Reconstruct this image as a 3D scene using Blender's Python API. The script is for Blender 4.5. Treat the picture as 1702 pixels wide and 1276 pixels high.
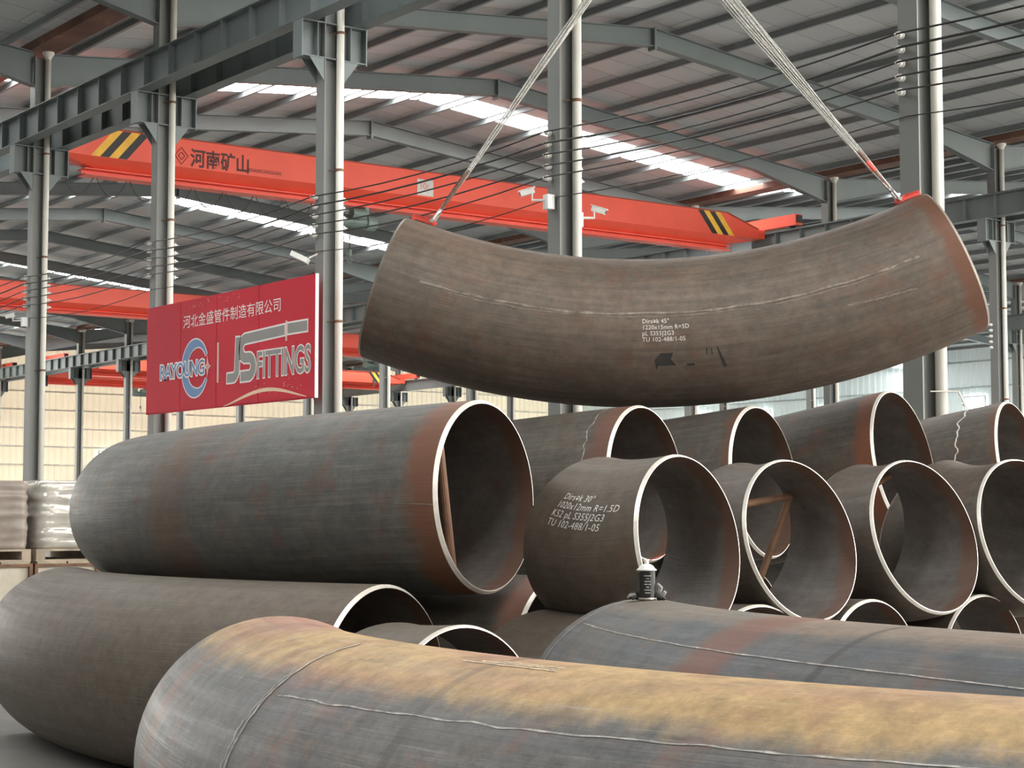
import bpy, math, random
from mathutils import Vector, Matrix, noise
random.seed(7)
SC = bpy.context.scene
COL = SC.collection
for o in list(bpy.data.objects):
    bpy.data.objects.remove(o)

# ------------------------------------------------------------------ camera, world, exposure
EYE = Vector((0, 0, 1.6))
YAW = math.radians(36.56)
PITCH = math.atan(217 / 3000)
cd = bpy.data.cameras.new('camera')
cam = bpy.data.objects.new('camera', cd)
COL.objects.link(cam)
cam.location = EYE
cam.rotation_euler = (math.pi / 2 + PITCH, 0, -YAW)
cd.sensor_fit = 'HORIZONTAL'
cd.sensor_width = 36
cd.lens = 36 * 3000 / 1702
cd.clip_end = 500
SC.camera = cam

w = bpy.data.worlds.new('sky')
SC.world = w
w.use_nodes = True
bg = w.node_tree.nodes['Background']
bg.inputs[0].default_value = (1.0, 0.97, 0.91, 1)
bg.inputs[1].default_value = 7.0
SKYLIGHT = 18.0
WINDOW = 9.0
ROOF_START = 4.0
SC.view_settings.view_transform = 'Standard'
SC.view_settings.look = 'None'
SC.view_settings.gamma = 1
SC.view_settings.exposure = 0.2
SC.view_settings.use_curve_mapping = False
SC.cycles.use_denoising = True
SC.cycles.max_bounces = 8
SC.cycles.diffuse_bounces = 5
SC.cycles.sample_clamp_indirect = 6

# ------------------------------------------------------------------ materials
def new_mat(name):
    m = bpy.data.materials.new(name)
    m.use_nodes = True
    nt = m.node_tree
    return m, nt, nt.nodes['Principled BSDF']

def nd(nt, t, **kw):
    n = nt.nodes.new(t)
    for k, v in kw.items():
        setattr(n, k, v)
    return n

def ramp(nt, fac, stops):
    r = nd(nt, 'ShaderNodeValToRGB')
    e = r.color_ramp.elements
    while len(e) < len(stops):
        e.new(0.5)
    for el, (p, c) in zip(e, stops):
        el.position = p
        el.color = (c, c, c, 1) if not hasattr(c, '__len__') else (*c, 1)
    nt.links.new(fac, r.inputs[0])
    return r.outputs[0]

def noise_tex(nt, vec, scale, detail=4, rough=0.55):
    n = nd(nt, 'ShaderNodeTexNoise')
    n.inputs['Scale'].default_value = scale
    n.inputs['Detail'].default_value = detail
    n.inputs['Roughness'].default_value = rough
    if vec is not None:
        nt.links.new(vec, n.inputs['Vector'])
    return n.outputs[0]

def mapped(nt, src, scale, loc=(0, 0, 0)):
    m = nd(nt, 'ShaderNodeMapping')
    m.inputs['Scale'].default_value = scale
    m.inputs['Location'].default_value = loc
    nt.links.new(src, m.inputs[0])
    return m.outputs[0]

def mix(nt, fac, a, b, mode='MIX'):
    m = nd(nt, 'ShaderNodeMix', data_type='RGBA', blend_type=mode)
    for sock, v in ((m.inputs[0], fac), (m.inputs[6], a), (m.inputs[7], b)):
        if hasattr(v, 'links'):
            nt.links.new(v, sock)
        elif hasattr(v, '__len__'):
            sock.default_value = (*v, 1)
        else:
            sock.default_value = v
    return m.outputs[2]

def math_n(nt, op, a, b=0.0, c=0.0):
    m = nd(nt, 'ShaderNodeMath', operation=op)
    m.use_clamp = False
    for s, v in zip(m.inputs, (a, b, c)):
        if hasattr(v, 'links'):
            nt.links.new(v, s)
        else:
            s.default_value = v
    return m.outputs[0]

def paint(name, col, rough=0.5, metal=0.0, var=0.15, scale=3.0, dirt=None, spec=0.5):
    m, nt, b = new_mat(name)
    tc = nd(nt, 'ShaderNodeTexCoord')
    n = noise_tex(nt, tc.outputs['Object'], scale, 5)
    lo = tuple(c * (1 - var) for c in col)
    hi = tuple(min(1, c * (1 + var)) for c in col)
    c = ramp(nt, n, [(0.3, lo), (0.7, hi)])
    if dirt:
        n2 = noise_tex(nt, tc.outputs['Object'], scale * 2.7, 6, 0.7)
        f = ramp(nt, n2, [(0.58, 0.0), (0.72, 0.8)])
        c = mix(nt, f, c, dirt)
    nt.links.new(c, b.inputs['Base Color'])
    b.inputs['Roughness'].default_value = rough
    b.inputs['Metallic'].default_value = metal
    b.inputs['Specular IOR Level'].default_value = spec
    return m

def glow(name, col, strength):
    m, nt, b = new_mat(name)
    b.inputs['Base Color'].default_value = (0.8, 0.8, 0.8, 1)
    b.inputs['Emission Color'].default_value = (*col, 1)
    b.inputs['Emission Strength'].default_value = strength
    return m

def pipe_mat(name, base, alt, rust=(0.20, 0.075, 0.035), mouth=0.0, rings=(), upper=None, seed=0.0, scratch=0.5, rough=0.55, streak=1.0, mottle=0.7):
    """mill-scale steel; UV u = metres from the mouth, v = metres round the girth"""
    m, nt, b = new_mat(name)
    uv = nd(nt, 'ShaderNodeUVMap')
    sep = nd(nt, 'ShaderNodeSeparateXYZ')
    nt.links.new(uv.outputs[0], sep.inputs[0])
    U, V = sep.outputs[0], sep.outputs[1]
    tc = nd(nt, 'ShaderNodeTexCoord')
    obj = mapped(nt, tc.outputs['Object'], (1, 1, 1), (seed * 3.1, seed, -seed))
    big = noise_tex(nt, obj, 1.6, 5, 0.6)
    uvs = mapped(nt, uv.outputs[0], (0.7, 16, 1), (seed, seed, 0))
    st = noise_tex(nt, uvs, 1.0, 5, 0.65)
    uvf = mapped(nt, uv.outputs[0], (2.5, 90, 1), (seed, 2 * seed, 0))
    fine = noise_tex(nt, uvf, 1.0, 3, 0.6)
    f0 = math_n(nt, 'ADD', math_n(nt, 'MULTIPLY', big, 0.55), math_n(nt, 'MULTIPLY', st, 0.45 * streak))
    c = mix(nt, ramp(nt, f0, [(0.42, 0.0), (0.57, 1.0)]), base, alt)
    # thin rolling streaks that run with the pipe, lighter and darker
    st2 = noise_tex(nt, mapped(nt, uv.outputs[0], (1.3, 26, 1), (seed * 2, 3 + seed, 0)), 1.0, 7, 0.75)
    c = mix(nt, math_n(nt, 'MULTIPLY', ramp(nt, st2, [(0.52, 0.0), (0.70, 1.0)]), 0.55 * streak), c, tuple(x * 1.7 for x in alt))
    c = mix(nt, math_n(nt, 'MULTIPLY', ramp(nt, st2, [(0.30, 1.0), (0.47, 0.0)]), 0.55 * streak), c, tuple(x * 0.5 for x in base))
    mo = noise_tex(nt, mapped(nt, tc.outputs['Object'], (9, 9, 9), (seed, 2, 5)), 1.0, 9, 0.78)
    mfac = ramp(nt, mo, [(0.32, 0.62), (0.68, 1.38)])
    if upper:
        v0, v1, ucol, ucol2 = upper
        n = noise_tex(nt, obj, 5.0, 5, 0.7)
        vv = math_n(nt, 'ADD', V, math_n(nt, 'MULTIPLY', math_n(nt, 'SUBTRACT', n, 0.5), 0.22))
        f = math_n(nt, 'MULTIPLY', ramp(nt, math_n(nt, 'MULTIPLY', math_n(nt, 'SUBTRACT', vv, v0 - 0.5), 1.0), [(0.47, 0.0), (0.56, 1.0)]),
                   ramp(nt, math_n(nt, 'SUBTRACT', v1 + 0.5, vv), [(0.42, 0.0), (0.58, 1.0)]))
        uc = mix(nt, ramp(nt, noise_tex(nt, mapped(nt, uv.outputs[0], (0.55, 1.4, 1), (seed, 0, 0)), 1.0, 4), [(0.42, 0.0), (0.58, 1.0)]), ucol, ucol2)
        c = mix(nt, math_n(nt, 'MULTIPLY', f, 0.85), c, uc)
    mm = nd(nt, 'ShaderNodeMix', data_type='RGBA', blend_type='MULTIPLY')
    mm.inputs[0].default_value = mottle
    nt.links.new(c, mm.inputs[6]); nt.links.new(mfac, mm.inputs[7])
    c = mm.outputs[2]
    # speckled rust blooms
    rb = noise_tex(nt, obj, 3.3, 6, 0.75)
    c = mix(nt, ramp(nt, rb, [(0.53, 0.0), (0.70, 0.6)]), c, rust)
    # dark soot spots and light scuffs
    dk = noise_tex(nt, mapped(nt, uv.outputs[0], (3, 9, 1), (4 + seed, 1, 0)), 1.0, 6, 0.7)
    c = mix(nt, ramp(nt, dk, [(0.60, 0.0), (0.74, 0.6)]), c, tuple(x * 0.35 for x in base))
    c = mix(nt, math_n(nt, 'MULTIPLY', ramp(nt, fine, [(0.60, 0.0), (0.80, 1.0)]), scratch * 0.55), c, tuple(min(1, x * 2.3 + 0.04) for x in alt))
    if mouth > 0:
        n = noise_tex(nt, obj, 4.0, 5, 0.7)
        uu = math_n(nt, 'ADD', U, math_n(nt, 'MULTIPLY', math_n(nt, 'SUBTRACT', n, 0.5), 0.22))
        f = ramp(nt, math_n(nt, 'DIVIDE', uu, mouth * 2), [(0.35, 0.9), (0.62, 0.0)])
        c = mix(nt, f, c, rust)
    for (u0, wd, rc, amt, slant) in rings:
        n = noise_tex(nt, obj, 6.0, 5, 0.7)
        d = math_n(nt, 'ABSOLUTE', math_n(nt, 'SUBTRACT', math_n(nt, 'ADD', U, math_n(nt, 'MULTIPLY', V, slant)), u0))
        d = math_n(nt, 'ADD', d, math_n(nt, 'MULTIPLY', math_n(nt, 'SUBTRACT', n, 0.5), wd * 0.9))
        f = ramp(nt, math_n(nt, 'DIVIDE', d, wd * 2), [(0.30, amt), (0.62, 0.0)])
        c = mix(nt, f, c, rc)
    nt.links.new(c, b.inputs['Base Color'])
    r = ramp(nt, st, [(0.3, rough - 0.08), (0.7, rough + 0.12)])
    nt.links.new(r, b.inputs['Roughness'])
    b.inputs['Metallic'].default_value = 0.15
    bp = nd(nt, 'ShaderNodeBump')
    bp.inputs['Strength'].default_value = 0.12
    bp.inputs['Distance'].default_value = 0.02
    nt.links.new(fine, bp.inputs['Height'])
    nt.links.new(bp.outputs[0], b.inputs['Normal'])
    return m

BROWN, GREY, RUST = (0.125, 0.098, 0.075), (0.095, 0.098, 0.092), (0.22, 0.075, 0.035)
M = {}
M['hang'] = pipe_mat('hanging_bend_steel', (0.165, 0.124, 0.096), (0.118, 0.098, 0.080), rust=(0.17, 0.075, 0.045), mouth=0.12, seed=1, scratch=0.35)
M['long'] = pipe_mat('blue_grey_scale_steel', (0.108, 0.112, 0.104), (0.140, 0.130, 0.114), rust=(0.20, 0.085, 0.048), mouth=0.17, seed=2, scratch=0.6,
                     rings=((2.2, 0.25, (0.16, 0.09, 0.055), 0.45, 0.0),))
M['elbow'] = pipe_mat('brown_elbow_steel', (0.120, 0.096, 0.074), (0.090, 0.080, 0.068), rust=(0.15, 0.085, 0.055), seed=3, scratch=0.2, streak=0.5)
M['elbow2'] = pipe_mat('dark_elbow_steel', (0.105, 0.085, 0.070), (0.080, 0.074, 0.066), rust=(0.15, 0.08, 0.05), seed=4.4, scratch=0.25, streak=0.5)
M['rear'] = pipe_mat('grey_brown_scale_steel', (0.105, 0.095, 0.082), (0.130, 0.110, 0.090), rust=(0.18, 0.085, 0.06), mouth=0.16, seed=5, scratch=0.6)
M['rear2'] = pipe_mat('plain_grey_scale_steel', (0.105, 0.098, 0.088), (0.130, 0.112, 0.094), rust=(0.17, 0.09, 0.06), mouth=0.05, seed=11, scratch=0.6)
M['rear3'] = pipe_mat('orange_mouth_steel', (0.105, 0.092, 0.078), (0.125, 0.105, 0.086), rust=(0.25, 0.095, 0.05), mouth=0.15, seed=12, scratch=0.5)
M['floorbend'] = pipe_mat('dusty_brown_steel', (0.135, 0.110, 0.086), (0.108, 0.090, 0.074), rust=(0.15, 0.09, 0.06), seed=6, scratch=0.15, streak=0.4)
M['front2'] = pipe_mat('blue_scale_front_steel', (0.085, 0.095, 0.105), (0.120, 0.118, 0.112), rust=(0.20, 0.11, 0.075), seed=7, scratch=0.7,
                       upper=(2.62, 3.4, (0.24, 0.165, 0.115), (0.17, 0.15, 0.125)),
                       rings=((0.15, 0.16, (0.19, 0.085, 0.06), 0.6, 0.12), (2.05, 0.16, (0.19, 0.085, 0.06), 0.75, 0.12), (1.42, 0.020, (0.04, 0.04, 0.04), 0.6, 0.12)))
M['front1'] = pipe_mat('pink_rust_front_steel', (0.125, 0.125, 0.125), (0.155, 0.145, 0.135), rust=(0.26, 0.125, 0.085), seed=8, scratch=1.0,
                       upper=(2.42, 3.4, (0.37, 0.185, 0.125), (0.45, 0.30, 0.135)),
                       rings=((2.0, 0.022, (0.07, 0.058, 0.05), 0.42, 0.0), (3.9, 0.12, (0.22, 0.12, 0.09), 0.5, 0.0)), mottle=1.0)
M['inside'] = pipe_mat('pipe_bore_steel', (0.125, 0.108, 0.096), (0.090, 0.088, 0.086), rust=(0.14, 0.075, 0.05), mouth=0.1, seed=9, scratch=0.2, streak=0.5)
M['bevel'] = paint('ground_bevel_steel', (0.78, 0.74, 0.66), 0.35, 0.35, 0.12, 9)
M['dullrim'] = paint('dull_rim_steel', (0.22, 0.19, 0.16), 0.5, 0.2, 0.2, 9)
M['rustbar'] = paint('rusty_bar', (0.20, 0.105, 0.06), 0.7, 0, 0.3, 8)
M['stencil'] = paint('white_stencil_paint', (0.82, 0.80, 0.76), 0.7, 0, 0.1, 40)
M['chalk'] = paint('chalk', (0.42, 0.40, 0.37), 0.9, 0, 0.45, 30)
M['seam'] = paint('weld_seam', (0.225, 0.19, 0.155), 0.6, 0.1, 0.5, 18)
M['wornpaint'] = paint('worn_stencil_paint', (0.62, 0.54, 0.40), 0.8, 0, 0.4, 30)
M['seam2'] = paint('faint_seam_edge', (0.19, 0.155, 0.125), 0.6, 0.1, 0.4, 18)
M['soot'] = paint('soot_mark', (0.035, 0.033, 0.03), 0.8, 0, 0.3, 10)
M['red'] = paint('crane_red_paint', (0.86, 0.105, 0.060), 0.42, 0, 0.06, 1.2)
M['low_bounce_red'] = paint('low_bounce_red_flange', (0.34, 0.085, 0.060), 0.8, 0, 0.2, 2)  # red darkened so the flange bounces less red light onto the roof
M['clampred'] = paint('clamp_red_paint', (0.78, 0.085, 0.06), 0.4, 0, 0.2, 12)
M['yellow'] = paint('warning_yellow', (0.88, 0.50, 0.05), 0.5)
M['black'] = paint('black_paint', (0.02, 0.02, 0.02), 0.5)
M['letter'] = paint('dark_lettering', (0.10, 0.025, 0.02), 0.6)
M['steelgrey'] = paint('grey_green_steel_paint', (0.165, 0.190, 0.190), 0.5, 0, 0.10, 0.8)
M['colgrey'] = paint('column_grey_paint', (0.20, 0.205, 0.195), 0.5, 0, 0.08, 0.9)
M['beam'] = paint('runway_beam_paint', (0.150, 0.175, 0.175), 0.5, 0, 0.10, 0.8)
M['purlin'] = paint('purlin_galvanised', (0.24, 0.265, 0.27), 0.45, 0.2, 0.12, 0.5)
M['pvc'] = paint('pvc_downpipe', (0.74, 0.72, 0.65), 0.45, 0, 0.05, 2)
M['porcelain'] = paint('porcelain', (0.78, 0.77, 0.73), 0.25, 0, 0.05, 5)
M['wire'] = paint('dark_wire', (0.035, 0.035, 0.035), 0.5, 0.3)
M['steel'] = paint('bright_steel', (0.55, 0.55, 0.53), 0.3, 0.8, 0.1, 20)
M['sling'] = paint('grey_sling_rope', (0.50, 0.49, 0.46), 0.5, 0.35, 0.35, 60)
M['slingdark'] = paint('greasy_sling_end', (0.16, 0.08, 0.06), 0.6, 0, 0.4, 30)
M['rustgut'] = paint('rusty_gutter', (0.17, 0.085, 0.060), 0.7, 0, 0.35, 0.9, dirt=(0.55, 0.30, 0.12))
M['camwhite'] = paint('white_plastic', (0.78, 0.78, 0.75), 0.4)
M['hoist'] = paint('hoist_green_grey', (0.16, 0.22, 0.20), 0.5, 0, 0.2, 4)
M['banner'] = paint('banner_red_vinyl', (0.62, 0.016, 0.040), 0.6, 0, 0.10, 0.5, spec=0.2)
M['bwhite'] = paint('banner_white_print', (0.90, 0.86, 0.82), 0.5, 0, 0.02)
M['bgrey'] = paint('banner_grey_print', (0.26, 0.25, 0.235), 0.5, 0, 0.04)
M['bblue'] = paint('banner_blue_print', (0.10, 0.23, 0.48), 0.5, 0, 0.04)
M['bpink'] = paint('banner_salmon_print', (0.85, 0.30, 0.25), 0.5, 0, 0.04)
M['bgold'] = paint('banner_gold_print', (0.88, 0.62, 0.40), 0.5, 0, 0.04)
M['film'] = paint('stretch_film', (0.62, 0.59, 0.53), 0.12, 0.25, 0.2, 5)
M['film2'] = paint('brown_wrapped_load', (0.30, 0.25, 0.21), 0.35, 0, 0.2, 4)
M['wood'] = paint('pallet_wood', (0.46, 0.38, 0.29), 0.8, 0, 0.3, 5)
M['cream'] = paint('cream_crate_board', (0.62, 0.56, 0.45), 0.7, 0, 0.15, 4)
M['skylight'] = glow('skylight_sheet', (1.0, 1.0, 0.98), SKYLIGHT)
M['window'] = glow('daylit_window', (0.97, 1.0, 0.97), WINDOW)
M['straw'] = paint('red_straw', (0.75, 0.12, 0.10), 0.4)
M['canblack'] = paint('black_can', (0.018, 0.018, 0.018), 0.22, 0.2, 0.1, 20)
M['cloth'] = paint('grey_cloth', (0.33, 0.33, 0.32), 0.9, 0, 0.5, 45)

def roof_mat():
    m, nt, b = new_mat('galvanised_roof_sheet')
    tc = nd(nt, 'ShaderNodeTexCoord')
    br = nd(nt, 'ShaderNodeTexBrick')
    br.inputs['Scale'].default_value = 1.0
    br.inputs['Brick Width'].default_value = 3.0
    br.inputs['Row Height'].default_value = 0.95
    br.inputs['Mortar Size'].default_value = 0.012
    br.inputs['Color1'].default_value = (0.50, 0.53, 0.545, 1)
    br.inputs['Color2'].default_value = (0.66, 0.69, 0.69, 1)
    br.inputs['Mortar'].default_value = (0.16, 0.165, 0.17, 1)
    nt.links.new(tc.outputs['Object'], br.inputs['Vector'])
    n = noise_tex(nt, tc.outputs['Object'], 0.35, 4)
    c = mix(nt, ramp(nt, n, [(0.3, 0.0), (0.7, 0.5)]), br.outputs[0], (0.52, 0.54, 0.55))
    nt.links.new(c, b.inputs['Base Color'])
    b.inputs['Roughness'].default_value = 0.55
    b.inputs['Metallic'].default_value = 0.0
    return m
M['roof'] = roof_mat()

def floor_mat():
    m, nt, b = new_mat('concrete_floor')
    tc = nd(nt, 'ShaderNodeTexCoord')
    n = noise_tex(nt, tc.outputs['Object'], 0.6, 8, 0.65)
    c = ramp(nt, n, [(0.3, (0.16, 0.15, 0.135)), (0.7, (0.25, 0.24, 0.225))])
    nt.links.new(c, b.inputs['Base Color'])
    b.inputs['Roughness'].default_value = 0.7
    return m
M['floor'] = floor_mat()
def sheet(name, col, amt, var, scale):
    m = paint(name, col, 0.6, 0, var, scale)
    nt = m.node_tree
    b = nt.nodes['Principled BSDF']
    src = b.inputs['Base Color'].links[0].from_socket
    tr = nd(nt, 'ShaderNodeBsdfTranslucent')
    nt.links.new(src, tr.inputs[0])
    mx = nd(nt, 'ShaderNodeMixShader')
    mx.inputs[0].default_value = amt
    nt.links.new(b.outputs[0], mx.inputs[1])
    nt.links.new(tr.outputs[0], mx.inputs[2])
    nt.links.new(mx.outputs[0], nt.nodes['Material Output'].inputs[0])
    return m
M['wallcream'] = sheet('cream_translucent_wall_sheet', (0.80, 0.73, 0.58), 0.075, 0.16, 0.12)
M['wallblue'] = sheet('pale_translucent_wall_sheet', (0.60, 0.68, 0.69), 0.035, 0.05, 0.2)
M['wallgrey'] = paint('grey_wall_sheet', (0.24, 0.245, 0.24), 0.6, 0, 0.06, 0.2)
M['girt'] = paint('wall_girt', (0.85, 0.82, 0.74), 0.6)
M['girtblue'] = paint('wall_girt_grey', (0.42, 0.47, 0.48), 0.6)

# ------------------------------------------------------------------ mesh helpers
def link(name, me, mat, parent=None):
    o = bpy.data.objects.new(name, me)
    COL.objects.link(o)
    if mat is not None and not me.materials:
        me.materials.append(mat)
    if parent is not None:
        o.parent = parent
    return o

def root_of(p):
    v = Vector((0, 0, 0))
    while p is not None:
        v += p.location
        p = p.parent
    return v

def mesh(name, verts, faces, mat, parent=None, smooth=False, uvs=None):
    """verts in world coordinates; parents are never rotated"""
    off = root_of(parent)
    me = bpy.data.meshes.new(name)
    me.from_pydata([tuple(Vector(v) - off) for v in verts], [], faces)
    if uvs is not None:
        l = me.uv_layers.new(name='UVMap')
        flat = []
        for f in faces:
            for i in f:
                flat.extend(uvs[i])
        l.data.foreach_set('uv', flat)
    if smooth:
        me.polygons.foreach_set('use_smooth', [True] * len(me.polygons))
    me.update()
    return link(name, me, mat, parent)

def tag(o, label=None, cat=None, group=None, kind=None):
    if label: o['label'] = label
    if cat: o['category'] = cat
    if group: o['group'] = group
    if kind: o['kind'] = kind
    return o

def thing(name, label, cat, loc=(0, 0, 0), group=None):
    o = bpy.data.objects.new(name, None)
    COL.objects.link(o)
    o.location = loc
    o.empty_display_size = 0.2
    return tag(o, label, cat, group)

def copy_tree(o, loc=None, parent=None):
    c = o.copy()
    COL.objects.link(c)
    if loc is not None:
        c.location = loc
    if parent is not None:
        c.parent = parent
    for ch in [x for x in bpy.data.objects if x.parent == o]:
        copy_tree(ch, None, c)
    return c

class MB:
    def __init__(s):
        s.v, s.f = [], []
    def add(s, v, f):
        n = len(s.v)
        s.v += [tuple(x) for x in v]
        s.f += [tuple(i + n for i in q) for q in f]
        return s
    def box(s, lo, hi):
        (a, b, c), (d, e, f) = lo, hi
        v = [(a, b, c), (d, b, c), (d, e, c), (a, e, c), (a, b, f), (d, b, f), (d, e, f), (a, e, f)]
        return s.add(v, [(0, 3, 2, 1), (4, 5, 6, 7), (0, 1, 5, 4), (1, 2, 6, 5), (2, 3, 7, 6), (3, 0, 4, 7)])
    def sweep(s, prof, p0, p1, up=(0, 0, 1), cap=True):
        p0, p1 = Vector(p0), Vector(p1)
        d = (p1 - p0).normalized()
        side = d.cross(Vector(up)).normalized()
        u = side.cross(d)
        n = len(prof)
        v = [p0 + side * a + u * b for a, b in prof] + [p1 + side * a + u * b for a, b in prof]
        f = [(i, (i + 1) % n, n + (i + 1) % n, n + i) for i in range(n)]
        if cap:
            f += [tuple(range(n - 1, -1, -1)), tuple(range(n, 2 * n))]
        return s.add(v, f)
    def bar(s, p0, p1, w, h=None, up=(0, 0, 1)):
        h = h or w
        return s.sweep([(-w / 2, -h / 2), (w / 2, -h / 2), (w / 2, h / 2), (-w / 2, h / 2)], p0, p1, up)
    def cyl(s, p0, p1, r, n=12, r2=None):
        p0, p1 = Vector(p0), Vector(p1)
        d = (p1 - p0).normalized()
        a = d.orthogonal().normalized()
        b = d.cross(a)
        r2 = r if r2 is None else r2
        v = []
        for p, rr in ((p0, r), (p1, r2)):
            v += [p + (a * math.cos(t) + b * math.sin(t)) * rr for t in [2 * math.pi * i / n for i in range(n)]]
        f = [(i, (i + 1) % n, n + (i + 1) % n, n + i) for i in range(n)]
        f += [tuple(range(n - 1, -1, -1)), tuple(range(n, 2 * n))]
        return s.add(v, f)
    def path(s, pts, r, n=6, closed=False):
        pts = [Vector(p) for p in pts]
        m = len(pts)
        base = len(s.v)
        a = None
        for i, p in enumerate(pts):
            d = (pts[min(i + 1, m - 1)] - pts[max(i - 1, 0)]).normalized()
            if a is None:
                a = d.orthogonal().normalized()
            a = (a - d * a.dot(d)).normalized()
            b = d.cross(a)
            rr = r[i] if hasattr(r, '__len__') else r
            s.v += [tuple(p + (a * math.cos(2 * math.pi * k / n) + b * math.sin(2 * math.pi * k / n)) * rr) for k in range(n)]
        for i in range(m - 1):
            for k in range(n):
                s.f.append((base + i * n + k, base + i * n + (k + 1) % n, base + (i + 1) * n + (k + 1) % n, base + (i + 1) * n + k))
        s.f.append(tuple(base + k for k in range(n - 1, -1, -1)))
        s.f.append(tuple(base + (m - 1) * n + k for k in range(n)))
        return s
    def lathe(s, org, axis, prof, n=14):
        org, d = Vector(org), Vector(axis).normalized()
        a = d.orthogonal().normalized()
        b = d.cross(a)
        base = len(s.v)
        for (h, r) in prof:
            s.v += [tuple(org + d * h + (a * math.cos(2 * math.pi * k / n) + b * math.sin(2 * math.pi * k / n)) * r) for k in range(n)]
        for i in range(len(prof) - 1):
            for k in range(n):
                s.f.append((base + i * n + k, base + i * n + (k + 1) % n, base + (i + 1) * n + (k + 1) % n, base + (i + 1) * n + k))
        s.f.append(tuple(base + k for k in range(n - 1, -1, -1)))
        s.f.append(tuple(base + (len(prof) - 1) * n + k for k in range(n)))
        return s
    def build(s, name, mat, parent=None, smooth=False):
        return mesh(name, s.v, s.f, mat, parent, smooth)

def iprof(h, wd, tw=0.012, tf=0.018):
    a, t = wd / 2, tw / 2
    return [(-a, 0), (a, 0), (a, tf), (t, tf), (t, h - tf), (a, h - tf), (a, h), (-a, h), (-a, h - tf), (-t, h - tf), (-t, tf), (-a, tf)]

def text_geo(body, size, align='LEFT', offset=0.0, shear=0.0, sx=1.0, spacing=1.0, res=3):
    cu = bpy.data.curves.new('text', 'FONT')
    cu.body = body
    cu.size = size
    cu.align_x = align
    cu.offset = offset
    cu.shear = shear
    cu.space_character = spacing
    cu.resolution_u = res
    o = bpy.data.objects.new('text', cu)
    COL.objects.link(o)
    dg = bpy.context.evaluated_depsgraph_get()
    me = bpy.data.meshes.new_from_object(o.evaluated_get(dg))
    v = [(p.co.x * sx, p.co.y) for p in me.vertices]
    f = [tuple(p.vertices) for p in me.polygons]
    bpy.data.objects.remove(o)
    bpy.data.curves.remove(cu)
    bpy.data.meshes.remove(me)
    return v, f

# ------------------------------------------------------------------ the hall: setting
XR = [-9.5, 14.5, 38.5, 62.5, 86.5]          # column rows
YC = lambda i: 12.4 + 6 * i                   # frames
YEND = 108.4
EAVE, RISE = 11.55, 1.2
def roof_z(x, dz=0.0):
    for a, b in zip(XR[:-1], XR[1:]):
        if a <= x <= b + 1e-6:
            return EAVE + RISE * (1 - abs(x - (a + b) / 2) / 12) + dz
    return EAVE + dz

tag(mesh('floor', [(-40, -40, 0), (XR[4], -40, 0), (XR[4], YEND, 0), (-40, YEND, 0)], [(0, 1, 2, 3)], M['floor']), 'bare grey-brown concrete workshop floor', None, kind='structure')

STRIPS = [-12.6, 3.4, 21.4, 39.4, 57.4, 75.4, 93.4]  # first strip is unseen, added to light the pipes
FR = {0: range(-4, 8), 1: range(0, 17), 2: range(1, 17), 3: range(3, 17)}
Y0 = {0: -15.5, 1: ROOF_START, 2: ROOF_START, 3: 14.0}
def rafter_mesh():
    """one half of a gable rafter: x 0 (column) to 12 (ridge), tapered I section"""
    m = MB()
    top = lambda x: -0.175 + RISE * x / 12
    dep = lambda x: 0.75 - 0.37 * min(1, x / 3.0) if x < 3 else 0.38 + 0.04 * (x - 3) / 9
    xs = [0.18, 1.5, 3, 6, 9, 12]
    for a, b in zip(xs[:-1], xs[1:]):
        for z0, z1, hw in ((lambda x: top(x) - 0.016, top, 0.11), (lambda x: top(x) - dep(x), lambda x: top(x) - dep(x) + 0.016, 0.11), (lambda x: top(x) - dep(x), top, 0.006)):
            v = [(a, -hw, z0(a)), (b, -hw, z0(b)), (b, hw, z0(b)), (a, hw, z0(a)), (a, -hw, z1(a)), (b, -hw, z1(b)), (b, hw, z1(b)), (a, hw, z1(a))]
            m.add(v, [(0, 3, 2, 1), (4, 5, 6, 7), (0, 1, 5, 4), (1, 2, 6, 5), (2, 3, 7, 6), (3, 0, 4, 7)])
    # end plate at the ridge
    m.box((11.97, -0.12, top(12) - 0.50), (12.0, 0.12, top(12) + 0.01))
    return m
raf = rafter_mesh()
def mirrored(m):
    n = MB()
    n.v = [(-x, y, z) for x, y, z in m.v]
    n.f = [tuple(reversed(f)) for f in m.f]
    return n
raf_me = bpy.data.meshes.new('rafter'); raf_me.from_pydata(raf.v, [], raf.f); raf_me.materials.append(M['steelgrey'])
mr = mirrored(raf)
raf_me2 = bpy.data.meshes.new('rafter'); raf_me2.from_pydata(mr.v, [], mr.f); raf_me2.materials.append(M['steelgrey'])

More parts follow.
